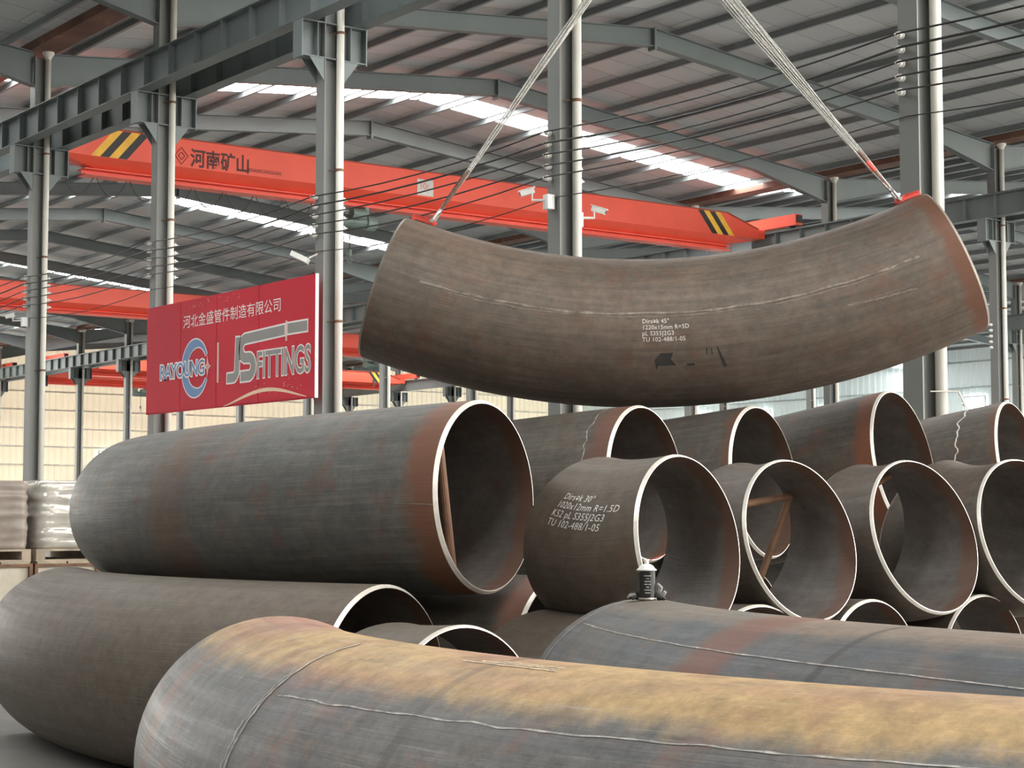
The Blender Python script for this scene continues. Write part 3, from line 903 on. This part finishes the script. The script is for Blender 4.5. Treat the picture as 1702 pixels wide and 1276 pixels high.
v, f = stroke([(5.11, 0.96), (5.11, 1.26)], 0.02); bn_geo('logo_letter', v, f, 'bpink', 0.0205)
bn_text('logo_word', 'FITTINGS', 0.60, 4.14, 0.42, 'bwhite', 0.0168, 0.70, 0.030)
bn_text('logo_word', 'FITTINGS', 0.60, 4.14, 0.42, 'bgrey', 0.0192, 0.70, 0.008)
# pale sweep of light printed at the bottom right, spark dots
v, f = [], []
for i in range(25):
    u = 3.0 + 2.75 * i / 24
    c = 0.02 + 0.22 * math.sin(math.pi * min(1, (u - 3.0) / 2.9)) ** 1.3
    wth = 0.012 + 0.05 * math.sin(math.pi * i / 24)
    v += [(u, c - wth), (u, c)]
bn_geo('light_sweep', v, [(2 * i, 2 * i + 2, 2 * i + 3, 2 * i + 1) for i in range(24)], 'bgold', 0.015)
v, f = [], []
for k in range(46):
    if k < 26: u, vv = 4.0 + random.random() * 1.8, 0.12 + random.random() * 0.3
    else: u, vv = 1.6 + random.random() * 2.2, 1.78 + random.random() * 0.11
    s = 0.006 + random.random() * 0.008
    n = len(v); v += [(u - s, vv), (u, vv - s), (u + s, vv), (u, vv + s)]; f.append((n, n + 1, n + 2, n + 3))
bn_geo('spark_dots', v, f, 'bgold', 0.015)['kind'] = 'stuff'

# ------------------------------------------------------------------ pipes and bends
def frames(P, head, el, roll, Rb, th, t0, t1, na=36):
    h, e, r = math.radians(head), math.radians(el), math.radians(roll)
    P = Vector(P)
    T = Vector((math.sin(h) * math.cos(e), math.cos(h) * math.cos(e), math.sin(e)))
    S = T.cross(Vector((0, 0, 1))).normalized()
    V = S.cross(T)
    N = S * math.cos(r) + V * math.sin(r)
    out = [(P, T, N, 0.0)]
    if t0 > 0.03:
        k = max(1, int(t0 / 0.25))
        for i in range(1, k + 1):
            out.append((P + T * t0 * i / k, T, N, t0 * i / k))
    Pc = P + T * t0
    thr = math.radians(th)
    for i in range(1, na + 1):
        a = thr * i / na
        out.append((Pc + N * Rb * (1 - math.cos(a)) + T * Rb * math.sin(a), T * math.cos(a) + N * math.sin(a), N * math.cos(a) - T * math.sin(a), t0 + Rb * a))
    c, T2, N2, s = out[-1]
    if t1 > 0.03:
        out.append((c + T2 * t1, T2, N2, s + t1))
    return out
def at(fr, s):
    for (a, b) in zip(fr[:-1], fr[1:]):
        if s <= b[3] or b is fr[-1]:
            k = (s - a[3]) / (b[3] - a[3])
            T = (a[1] * (1 - k) + b[1] * k).normalized(); N = (a[2] * (1 - k) + b[2] * k).normalized()
            return a[0] * (1 - k) + b[0] * k, T, N, T.cross(N)
def surf(fr, s, phi, r):
    c, T, N, B = at(fr, s)
    a = math.radians(phi)
    return c + (N * math.cos(a) + B * math.sin(a)) * r
PIPES = {}
NSEG = 72
def make_pipe(key, label, D, P, head, el, roll, Rb, th, t0, t1, mat, name='pipe_elbow', thick=0.020, group=None, na=36, far_rim=True, rim='bevel'):
    P = Vector(P)
    fr = frames(P, head, el, roll, Rb, th, t0, t1, na)
    base = Vector((P.x, P.y, max(0.0, P.z - D / 2)))
    t = thing(name, label, 'pipe', base, group)
    for nm, r, m, flip in (('shell', D / 2, mat, False), ('bore', D / 2 - thick, M['inside'], True)):
        v, uv, f = [], [], []
        for j, (c, T, N, s) in enumerate(fr):
            B = T.cross(N)
            if flip and j == 0: c = c - T * 0.020
            if flip and j == len(fr) - 1: c = c + T * 0.020
            for k in range(NSEG + 1):
                a = 2 * math.pi * k / NSEG
                v.append(c + (N * math.cos(a) + B * math.sin(a)) * r)
                uv.append((s, a * D / 2))
        n = NSEG + 1
        for i in range(len(fr) - 1):
            for k in range(NSEG):
                q = (i * n + k, i * n + k + 1, (i + 1) * n + k + 1, (i + 1) * n + k)
                f.append(q if flip else q[::-1])
        mesh(nm, v, f, m, t, True, uv)
    # ground bevel rims
    ends = [(fr[0], -1)] + ([(fr[-1], 1)] if far_rim else [])
    for (c, T, N, s), sg in ends:
        B = T.cross(N)
        prof = [(D / 2, 0.0), (D / 2 - thick + 0.005, 0.020 * sg), (D / 2 - thick, 0.020 * sg)]
        v, f = [], []
        for (r, d) in prof:
            for k in range(NSEG):
                a = 2 * math.pi * k / NSEG
                v.append(c + T * d + (N * math.cos(a) + B * math.sin(a)) * r)
        for i in range(2):
            for k in range(NSEG):
                q = (i * NSEG + k, i * NSEG + (k + 1) % NSEG, (i + 1) * NSEG + (k + 1) % NSEG, (i + 1) * NSEG + k)
                f.append(q if sg < 0 else q[::-1])
        mesh('bevel_rim', v, f, M[rim if sg < 0 else 'dullrim'], t)
    PIPES[key] = (t, fr, D)
    return t
def strut(key, s, p0, p1, r=0.028, s2=None):
    t, fr, D = PIPES[key]
    a = surf(fr, s, p0, D / 2 - 0.025); b = surf(fr, s if s2 is None else s2, p1, D / 2 - 0.025)
    MB().cyl(a, b, r, 12).build('brace_bar', M['rustbar'], t, False)
def ribbon(key, name, s0, s1, p0, p1, width, mat, lift=0.004, n=60, jitter=0.0, along=True):
    """thin raised strip: along the axis at angle p0..p1, or a ring at s0..s1"""
    t, fr, D = PIPES[key]
    v, f = [], []
    r = D / 2 + lift
    hw = width / 2
    for i in range(n + 1):
        k = i / n
        j = (noise.noise(Vector((k * 23, s0 * 7 + p0, 1.3)))) * jitter
        w2 = hw * (1 + 1.2 * noise.noise(Vector((k * 40, p0, 5.1))) * (1 if jitter else 0))
        s, p = s0 + (s1 - s0) * k, p0 + (p1 - p0) * k
        for q in (-1, 1):
            if along:
                v.append(surf(fr, s, p + math.degrees((j + q * w2) / (D / 2)), r if q else r))
            else:
                v.append(surf(fr, s + j + q * w2, p, r))
    for i in range(n):
        f.append((2 * i, 2 * i + 1, 2 * i + 3, 2 * i + 2))
    return mesh(name, v, f, M[mat], t, True)
def stencil(key, lines, s0, phi0, size, lead, shear=0.0, sx=1.0, rot=0.0, indents=None):
    t, fr, D = PIPES[key]
    for i, ln in enumerate(lines):
        v, f = text_geo(ln, size, 'LEFT', 0.0, shear, sx, 1.05, 2)
        ind = indents[i] if indents else 0
        out = []
        for a, b in v:
            a += ind
            b -= i * lead
            a, b = a * math.cos(rot) - b * math.sin(rot), a * math.sin(rot) + b * math.cos(rot)
            out.append(surf(fr, s0 - a, phi0 + math.degrees(b / (D / 2)), D / 2 + 0.004))
        mesh('stencilled_text', out, f, M['stencil'], t)
def patch(key, name, pts, mat, lift=0.003):
    t, fr, D = PIPES[key]
    mesh(name, [surf(fr, s, p, D / 2 + lift) for s, p in pts], [tuple(range(len(pts)))], M[mat], t)

# the hanging bend
make_pipe('HB', 'curved rusty steel bend hanging in the air from two slings', 1.220, (11.585, 9.589, 3.652), -48.44, -24.34, 93.0, 5.891, 43.42, 0.100, 0.219, M['hang'], 'hanging_pipe_bend', 0.018, rim='dullrim')
ribbon('HB', 'weld_seam', 0.34, 4.45, 283, 281, 0.016, 'seam', 0.003, 110, 0.012)
ribbon('HB', 'weld_seam', 0.5, 4.2, 280.6, 278.5, 0.009, 'seam2', 0.002, 90, 0.01)
ribbon('HB', 'chalk_line', 0.45, 1.0, 262, 266, 0.010, 'seam', 0.003, 20, 0.01)
stencil('HB', ['Dirsək 45°', '1220x15mm R=5D', 'pL S355J2G3', 'TU 102-488/1-05'], 2.617, 274.5, 0.050, 0.048, 0.0, 0.92)
patch('HB', 'soot_mark', [(2.48, 252), (2.38, 252), (2.40, 247), (2.36, 242), (2.50, 242), (2.51, 238), (2.52, 247)], 'soot')
patch('HB', 'soot_mark', [(2.045, 254), (2.035, 254), (2.01, 247), (1.975, 238), (2.005, 238), (2.025, 247)], 'soot')
patch('HB', 'soot_mark', [(2.13, 254), (2.12, 254), (2.118, 249), (2.126, 249)], 'soot')
patch('HB', 'soot_mark', [(2.09, 254), (2.085, 254), (2.08, 249), (2.088, 249)], 'soot')
patch('HB', 'soot_mark', [(2.28, 243), (2.22, 243), (2.22, 241), (2.28, 241)], 'soot')

# upper layer
make_pipe('P1', 'long dark steel bend with rust-orange mouth on top of the left pile', 1.16, (6.311, 8.786, 1.707), -23.6, -2.3, 2.9, 5.8, 54.1, 0.04, 0.1, M['long'], 'long_pipe_bend', 0.022)
strut('P1', 0.12, 238, 112)
ribbon('P1', 'weld_seam', 0.0, 0.24, 178, 180, 0.006, 'seam', 0.003, 8)
EG = 'open elbows of the upper row'
make_pipe('E1', 'brown elbow with four lines of white stencilled text, left of the upper row', 1.02, (6.903, 7.640, 1.437), -13.44, -7.78, 35.4, 1.53, 27.8, 0.02, 0.02, M['elbow'], 'pipe_elbow', 0.016, EG)
stencil('E1', ['Dirsək 30°', '1020x12mm R=1.5D', 'K52 pL S355J2G3', 'TU 102-488/1-05'], 0.545, 249, 0.060, 0.056, 0.18, 0.86, -0.10, [0.02, 0.0, -0.01, -0.02])
make_pipe('E2', 'elbow with rusty triangular brace bars inside, second in the upper row', 1.040, (8.154, 7.986, 1.440), -4.39, -13.52, 71.4, 1.271, 26.30, 0.020, 0.020, M['elbow2'], 'pipe_elbow', 0.016, EG)
for a, b in ((33, 276), (276, 151), (151, 33)): strut('E2', 0.52, a, b, 0.024)
make_pipe('E3', 'elbow with a wide open bore, third in the upper row', 1.066, (9.427, 8.084, 1.454), -2.44, -15.43, 82.5, 1.316, 26.20, 0.020, 0.020, M['elbow2'], 'pipe_elbow', 0.016, EG)
strut('E3', 0.54, 17, 278, 0.022)
make_pipe('E4', 'rightmost elbow of the upper row, cut off by the picture edge', 1.100, (10.533, 8.066, 1.462), 0.90, -14.63, 87.5, 1.592, 31.80, 0.020, 0.020, M['elbow2'], 'pipe_elbow', 0.016, EG)
RG = 'rear pipes behind the upper elbows'
RL = 'grey-brown rear pipe with chalk ring near its mouth, behind the stencilled elbow|rear pipe between the stencilled elbow and its right neighbour|tallest rear pipe with a bright orange rust mouth|rear pipe with a jagged white chalk line at the right edge'.split('|')
make_pipe('R1', RL[0], 1.16, (8.721, 10.113, 1.828), -20.69, -3.8, 0, 5.80, 24.1, 0.3, 0.3, M['rear'], 'pipe_bend', 0.02, RG)
make_pipe('R2', RL[1], 1.22, (10.129, 10.315, 1.858), -20.57, -6.3, 0, 6.10, 26.4, 0.3, 0.3, M['rear2'], 'pipe_bend', 0.02, RG)
make_pipe('R3', RL[2], 1.26, (11.706, 10.254, 2.027), -18.54, -10.0, 0, 6.30, 26.2, 0.3, 0.3, M['rear3'], 'pipe_bend', 0.02, RG)
make_pipe('R4', RL[3], 1.26, (13.324, 10.305, 1.997), -20.53, -10.0, 0, 6.30, 26.2, 0.3, 0.3, M['rear2'], 'pipe_bend', 0.02, RG)
ribbon('R1', 'chalk_line', 0.20, 0.20, 180, 275, 0.008, 'chalk', 0.003, 40, 0.03, False)
ribbon('R4', 'chalk_line', 0.36, 0.30, 175, 275, 0.012, 'stencil', 0.003, 40, 0.035, False)

# bottom layer on the floor
make_pipe('LL', 'dusty brown bend lying on the floor at far left under the long bend', 1.2094, (5.487, 8.613, 0.605), -21.94, 0, 0, 5.918, 41.4, 0.010, 0.050, M['floorbend'], 'pipe_bend', 0.02)
LG = 'elbows of the bottom layer'
make_pipe('M1', 'elbow with a black open bore just behind the nearest bend, below the long bend', 1.010, (5.230, 7.450, 0.545), -6.44, -4.00, 7.0, 1.520, 30.00, 0.020, 0.020, M['floorbend'], 'pipe_elbow', 0.016, LG)
make_pipe('M2', 'rust-banded bend wedged under the long bend and the stencilled elbow', 1.22, (6.965, 8.904, 0.612), -23.44, 0, 0, 6.1, 20, 0.02, 0.02, M['rear'], 'pipe_bend', 0.02)
make_pipe('M3', 'elbow showing only its brown hump under the stencilled elbow', 1.03, (6.52, 7.74, 0.52), -9.44, -1, 7, 1.53, 28, 0.02, 0.02, M['floorbend'], 'pipe_elbow', 0.016, LG)
make_pipe('L1', 'bottom elbow showing a short rim arc under the elbow with brace bars', 1.030, (7.686, 7.872, 0.548), -2.98, -1.50, 0.0, 1.530, 28.00, 0.020, 0.020, M['elbow2'], 'pipe_elbow', 0.016, LG)
make_pipe('L2', 'bottom elbow whose rim arc shows between second and third upper elbows', 1.030, (8.740, 7.932, 0.548), -7.80, -1.50, 0.0, 1.530, 28.00, 0.020, 0.020, M['elbow2'], 'pipe_elbow', 0.016, LG)
make_pipe('L3', 'bottom elbow whose rim arc shows at lower right under the third upper elbow', 1.050, (10.010, 8.080, 0.530), -6.50, -1.00, 0.0, 1.530, 28.00, 0.020, 0.020, M['elbow2'], 'pipe_elbow', 0.016, LG)

# short pipes on the floor that carry the rear row
for key, what in (('R1', 'the rear pipe with the chalk ring'), ('R2', 'the rear pipe beside the stencilled elbow'), ('R3', 'the tallest rear pipe'), ('R4', 'the rear pipe at the right edge')):
    c0, T0, N0, B0 = at(PIPES[key][1], 0.12)
    hd = math.degrees(math.atan2(T0.x, T0.y))
    make_pipe('S' + key, 'short pipe lying on the floor under %s' % what, 1.16, (c0.x, c0.y, 0.581), hd, 0, 0, 6.0, 4, 0.35, 0.02, M['rear2'], 'pipe_bend', 0.02, 'floor pipes carrying the rear row', 8)

# the two bends nearest to the viewer
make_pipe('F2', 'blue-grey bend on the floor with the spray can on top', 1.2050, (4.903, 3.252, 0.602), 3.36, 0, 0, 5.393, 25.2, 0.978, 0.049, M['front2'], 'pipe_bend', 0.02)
ribbon('F2', 'chalk_line', 3.27, 3.27, 175, 262, 0.010, 'chalk', 0.003, 40, 0.004, False)
ribbon('F2', 'weld_seam', 0.0, 3.2, 231, 236, 0.005, 'chalk', 0.002, 70, 0.004)
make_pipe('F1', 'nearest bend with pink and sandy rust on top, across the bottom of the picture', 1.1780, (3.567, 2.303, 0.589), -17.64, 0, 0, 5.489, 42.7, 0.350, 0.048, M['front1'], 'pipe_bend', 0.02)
ribbon('F1', 'chalk_line', 2.86, 2.86, 180, 262, 0.012, 'chalk', 0.003, 60, 0.012, False)
for q in range(3):
    ribbon('F1', 'worn_stencil', 1.72, 2.16 - 0.08 * q, 259 + 1.6 * q, 259.5 + 1.6 * q, 0.006, 'wornpaint', 0.002, 40, 0.004)
ribbon('F1', 'chalk_line', 2.885, 2.885, 190, 240, 0.006, 'chalk', 0.003, 40, 0.02, False)
ribbon('F1', 'weld_seam', 0.3, 2.80, 233, 228, 0.005, 'chalk', 0.0015, 120, 0.008)

# ------------------------------------------------------------------ lifting clamps, shackles, slings and hook
HOOK = Vector((9.865, 11.317, 6.72))
t_hb, fr_hb, D_hb = PIPES['HB']
def lift_set(s, sgn, side, wide):
    c, T, N, B = at(fr_hb, s)
    top = c + N * (D_hb / 2)
    inner_ = T * sgn                      # along the pipe towards its middle
    clamp = thing('lifting_clamp', 'red lifting clamp on the %s rim of the hanging bend' % side, 'clamp', top)
    m = MB()
    up = N
    edge = top - inner_ * (s if sgn > 0 else 0.0)
    a = top - inner_ * 0.16
    K = 0.62
    sd = B
    # two cheek plates bent over the pipe edge, joined by a top bar
    for q in (-1, 1):
        o = sd * 0.035 * q
        prof = [a + up * (-0.10 * K), a + up * (0.035 * K), a + inner_ * (0.05 * K) + up * (0.075 * K), a + inner_ * (0.30 * K) + up * (0.085 * K), a + inner_ * (0.34 * K) + up * (0.05 * K), a + inner_ * (0.31 * K) + up * (0.012 * K), a + inner_ * (0.05 * K) + up * (0.012 * K), a + inner_ * (0.02 * K) + up * (-0.10 * K)]
        n = len(prof)
        v = [p + o + sd * 0.010 for p in prof] + [p + o - sd * 0.010 for p in prof]
        m.add(v, [tuple(range(n)), tuple(range(2 * n - 1, n - 1, -1))] + [(i, n + i, n + (i + 1) % n, (i + 1) % n) for i in range(n)])
    m.bar(a + up * 0.03, a + inner_ * 0.12 + up * 0.045, 0.09, 0.02, up)
    m.build('clamp_body', M['clampred'], clamp)
    pin = a + inner_ * 0.17 + up * 0.036
    MB().cyl(pin - sd * 0.075, pin + sd * 0.075, 0.018, 10).build('clamp_pin', M['steel'], clamp)
    d = (HOOK - pin).normalized()
    e = d.cross(sd).normalized(); f_ = d.cross(e)
    sh = thing('bow_shackle', 'bright bow shackle joining the %s clamp to its sling' % side, 'shackle', pin)
    pts = []
    for i in range(17):
        ang = math.pi * (i / 16) * 1.0
        rr = 0.055
        pts.append(pin + d * (0.06 + rr * math.sin(ang)) + sd * (-rr * math.cos(ang)))
    pts = [pin + sd * -0.06 + d * -0.005] + pts + [pin + sd * 0.06 + d * -0.005]
    MB().path(pts, 0.013, 8).build('shackle_bow', M['steel'], sh)
    MB().cyl(pin - sd * 0.085, pin + sd * 0.085, 0.014, 8).build('shackle_pin', M['steel'], sh)
    # sling: a flat bundle of rope strands fanning out upwards
    s0 = pin + d * 0.105
    sl = thing('rope_sling', '%s rope sling holding the hanging bend' % ('broad grey many-strand right-hand' if wide else 'slim grey left-hand'), 'sling', s0)
    n = 17 if wide else 7
    wtop = 0.125 if wide else 0.056
    wbot = 0.022 if wide else 0.016
    right = Vector((math.cos(YAW), -math.sin(YAW), 0))
    across = (right - d * right.dot(d)).normalized()
    L = (HOOK - s0).length
    for k in range(n):
        q = (k / (n - 1) - 0.5) * 2
        pts = []
        for i in range(25):
            u = i / 24
            wd = wbot + (wtop - wbot) * min(1, u * 1.7) ** 0.8
            wob = 0.004 * math.sin(9 * u + k * 2.1)
            pts.append(s0 + d * (L * u) + across * (q * wd / 2 + wob) + across.cross(d) * (0.010 * math.cos(k * 2.4 + 14 * u)))
        MB().path(pts, (0.0062 if wide else 0.0060), 5).build('rope_strand', M['sling'], sl, True)
    # dark greasy whipping just above the shackle
    MB().path([s0 + d * (-0.02), s0 + d * 0.10, s0 + d * 0.30, s0 + d * 0.42], [0.012, 0.020, 0.022, 0.016], 8).build('whipping', M['slingdark'], sl)
    # red tag sleeve
    if wide:
        MB().path([s0 + d * 0.20, s0 + d * 0.30], 0.024, 8).build('red_sleeve', M['clampred'], sl)
lift_set(0.18, 1, 'right', True)
lift_set(fr_hb[-1][3] - 0.18, -1, 'left', False)
hk = thing('crane_hook', 'large hook block gathering both slings above the hanging bend', 'hook', HOOK)
m = MB()
m.path([HOOK + Vector((0, 0, 0.35)), HOOK + Vector((0, 0, 0.16)), HOOK + Vector((0.09, -0.05, 0.06)), HOOK + Vector((0.09, -0.05, -0.03)), HOOK + Vector((0.0, 0, -0.09)), HOOK + Vector((-0.10, 0.06, -0.03)), HOOK + Vector((-0.12, 0.07, 0.05))], [0.04, 0.045, 0.05, 0.055, 0.055, 0.045, 0.02], 10)
m.build('hook', M['steel'], hk, True)
MB().box(HOOK + Vector((-0.14, -0.16, 0.34)), HOOK + Vector((0.14, 0.16, 0.75))).build('hook_block', M['yellow'], hk)
for q in (-0.1, 0.1):
    MB().cyl(HOOK + Vector((0, q, 0.74)), (HOOK.x, HOOK.y + q, roof_z(HOOK.x) - 0.2), 0.012, 6).build('hoist_rope', M['wire'], hk)

# ------------------------------------------------------------------ spray can and glove on the front bend
CAN = surf(PIPES['F2'][1], 3.225, 267, 0.61) + Vector((0, 0, -0.004))
sc = thing('spray_can', 'black spray can with white cap and red straw on the front bend', 'spray can', CAN)
r = 0.041
MB().lathe(CAN, (0, 0, 1), [(0.0, r - .004), (0.004, r), (0.128, r), (0.134, r - 0.002)], 24).build('can_body', M['canblack'], sc, False)
MB().lathe(CAN, (0, 0, 1), [(-.001, r - .002), (0.003, r + .001), (0.008, r + .001), (0.009, r)], 24).build('bottom_rim', M['steel'], sc)
lb = MB()
for k in range(7):      # pale print lines wrapped on the label
    z = 0.03 + 0.013 * k
    v, n = [], 9
    yaw0 = math.radians(200)
    hw = 0.30 + 0.12 * math.sin(k * 2.3)
    for i in range(n):
        a = math.radians(236) + hw * (i / (n - 1) - .5) * 2
        for zz in (z, z + 0.005):
            v.append(CAN + Vector((math.cos(a) * (r + .0008), math.sin(a) * (r + .0008), zz)))
    lb.add(v, [(2 * i, 2 * i + 2, 2 * i + 3, 2 * i + 1) for i in range(n - 1)])
lb.build('label_print', M['cloth'], sc)
MB().lathe(CAN, (0, 0, 1), [(0.134, r + .005), (0.139, r + .006), (0.142, r), (0.155, 0.031), (0.162, 0.021), (0.164, 0.014)], 24).build('cap_collar', M['camwhite'], sc, False)
nz = MB().lathe(CAN, (0, 0, 1), [(0.162, 0.011), (0.182, 0.011), (0.184, 0.009)], 14).build('nozzle', M['camwhite'], sc)
right = Vector((math.cos(YAW), -math.sin(YAW), 0))
n0 = CAN + Vector((0, 0, 0.178)) + right * 0.008
MB().cyl(n0, n0 + right * 0.075 + Vector((0, 0, 0.028)), 0.0022, 6).build('straw', M['straw'], sc)
gl = thing('work_glove', 'crumpled grey and black work glove wrapped round the spray can base', 'glove', CAN)
def fold(pts, rad, mat, name):
    MB().path(pts, rad, 7).build(name, M[mat], gl, True)
U_ = Vector((0, 0, 1)); fwd = Vector((math.sin(YAW), math.cos(YAW), 0))
def gp(a, b, c): return CAN + right * a + fwd * b + U_ * c
fold([gp(-.085, .02, .006), gp(-.06, .03, .022), gp(-.035, .04, .028), (gp(0, .05, .022)), gp(.04, .04, .024), gp(.065, .03, .014)], [.010, .016, .018, .019, .018, .012], 'black', 'palm')
fold([gp(.048, .02, .012), gp(.058, .01, .034), gp(.066, .0, .056), gp(.050, .0, .074)], [.010, .011, .010, .006], 'cloth', 'finger')
fold([gp(.052, .015, .004), gp(.075, .0, .020), gp(.083, -.01, .034), gp(.078, -.01, .040)], [.008, .011, .010, .005], 'cloth', 'finger')
fold([gp(.050, .0, .003), gp(.066, -.012, .008), gp(.080, -.02, .005), gp(.086, -.02, .002)], [.008, .010, .009, .005], 'black', 'finger')
fold([gp(-.046, .01, .006), gp(-.058, .0, .022), gp(-.078, .0, .018), gp(-.088, .0, .006)], [.009, .010, .009, .005], 'cloth', 'finger')
fold([gp(-.044, -.005, .004), gp(-.055, -.015, .010), gp(-.070, -.02, .002)], [.007, .009, .005], 'black', 'thumb')

# ------------------------------------------------------------------ wrapped pallets at the left
def pallet(x0, x1, y0, y1, z, label):
    t = thing('wooden_pallet', label, 'pallet', ((x0 + x1) / 2, (y0 + y1) / 2, z), 'pallets under the wrapped loads')
    n = 6
    for k in range(n):
        ya = y0 + (y1 - y0) * k / n
        MB().box((x0, ya, z + 0.11), (x1, ya + (y1 - y0) / n * 0.75, z + 0.132)).build('deck_board', M['wood'], t)
    for k in range(3):
        xa = x0 + (x1 - x0 - 0.1) * k / 2
        MB().box((xa, y0, z + 0.02), (xa + 0.1, y1, z + 0.11)).build('stringer', M['wood'], t)
    for k in (0, 2, 5):
        ya = y0 + (y1 - y0) * k / n
        MB().box((x0, ya, z), (x1, ya + 0.1, z + 0.02)).build('bottom_board', M['wood'], t)
def wrapped(x0, x1, y0, y1, z0, z1, label, mat, layers=3):
    t = thing('wrapped_load', label, 'wrapped load', ((x0 + x1) / 2, (y0 + y1) / 2, z0), 'film-wrapped loads on pallets')
    nz, per = 28, []
    def ring(k):
        u = k / nz
        z = z0 + (z1 - z0) * u
        b = 0.020 * abs(math.sin(math.pi * layers * u)) ** 0.5 - 0.012
        pts = []
        for (ax, ay, bx, by) in ((x0, y0, x1, y0), (x1, y0, x1, y1), (x1, y1, x0, y1), (x0, y1, x0, y0)):
            for i in range(14):
                q = i / 14
                x, y = ax + (bx - ax) * q, ay + (by - ay) * q
                cx, cy = (x0 + x1) / 2, (y0 + y1) / 2
                dx, dy = (by - ay), -(bx - ax)
                L = math.hypot(dx, dy); dx, dy = dx / L, dy / L
                w_ = b + 0.018 * noise.noise(Vector((x * 3.1, y * 3.1, z * 16))) + 0.012 * noise.noise(Vector((x * 9, y * 9, z * 34 + x * 6)))
                if i == 0:
                    x += (cx - x) * 0.03; y += (cy - y) * 0.03
                pts.append((x + dx * w_, y + dy * w_, z))
        return pts
    v, f = [], []
    for k in range(nz + 1): v += ring(k)
    n = 56
    for k in range(nz):
        for i in range(n):
            f.append((k * n + i, k * n + (i + 1) % n, (k + 1) * n + (i + 1) % n, (k + 1) * n + i))
    f.append(tuple(nz * n + i for i in range(n))); f.append(tuple(range(n - 1, -1, -1)))
    mesh('film_wrap', v, f, mat, t, True)
    MB().box((x0 + .04, y0 + .04, z1 - 0.01), (x1 - .04, y1 - .04, z1 + 0.012)).build('top_sheet', mat, t)
def crate(x0, x1, y0, y1, z0, z1, label):
    t = thing('framed_crate', label, 'crate', ((x0 + x1) / 2, (y0 + y1) / 2, z0), 'crates under the pallets')
    MB().box((x0 + .02, y0 + .02, z0), (x1 - .02, y1 - .02, z1 - .01)).build('crate_body', M['cream'], t)
    fr = MB()
    for x in (x0, (x0 + x1) / 2, x1):
        for y in (y0, y1):
            fr.box((x - .018, y - .018, z0), (x + .018, y + .018, z1))
    for z in (z0 + .02, (z0 + z1) / 2, z1 - .02):
        for y in (y0, y1): fr.box((x0, y - .015, z - .015), (x1, y + .015, z + .015))
        for x in (x0, x1): fr.box((x - .015, y0, z - .015), (x + .015, y1, z + .015))
    fr.build('crate_frame', M['rustbar'], t)
    for k in range(4):
        xa = x0 + (x1 - x0) * k / 4
        MB().box((xa + .01, y0 - .01, z1 - .005), (xa + (x1 - x0) / 4 - .01, y1 + .01, z1 + .02)).build('lid_board', M['wood'], t)
crate(6.05, 7.40, 18.6, 19.8, 0.0, 1.08, 'cream crate with dark frame at the left edge under the brown load')
crate(7.46, 8.85, 18.6, 19.8, 0.0, 1.08, 'cream crate with dark frame under the silver load')
pallet(6.05, 7.40, 18.6, 19.8, 1.1, 'wooden pallet under the brown wrapped load')
pallet(7.46, 8.85, 18.6, 19.8, 1.1, 'wooden pallet under the silver wrapped load')
wrapped(6.08, 7.38, 18.62, 19.78, 1.233, 1.95, 'brown film-wrapped load at the left picture edge', M['film2'], 1)
wrapped(7.48, 8.83, 18.62, 19.78, 1.233, 1.96, 'silvery film-wrapped load beside the long bend', M['film'], 3)
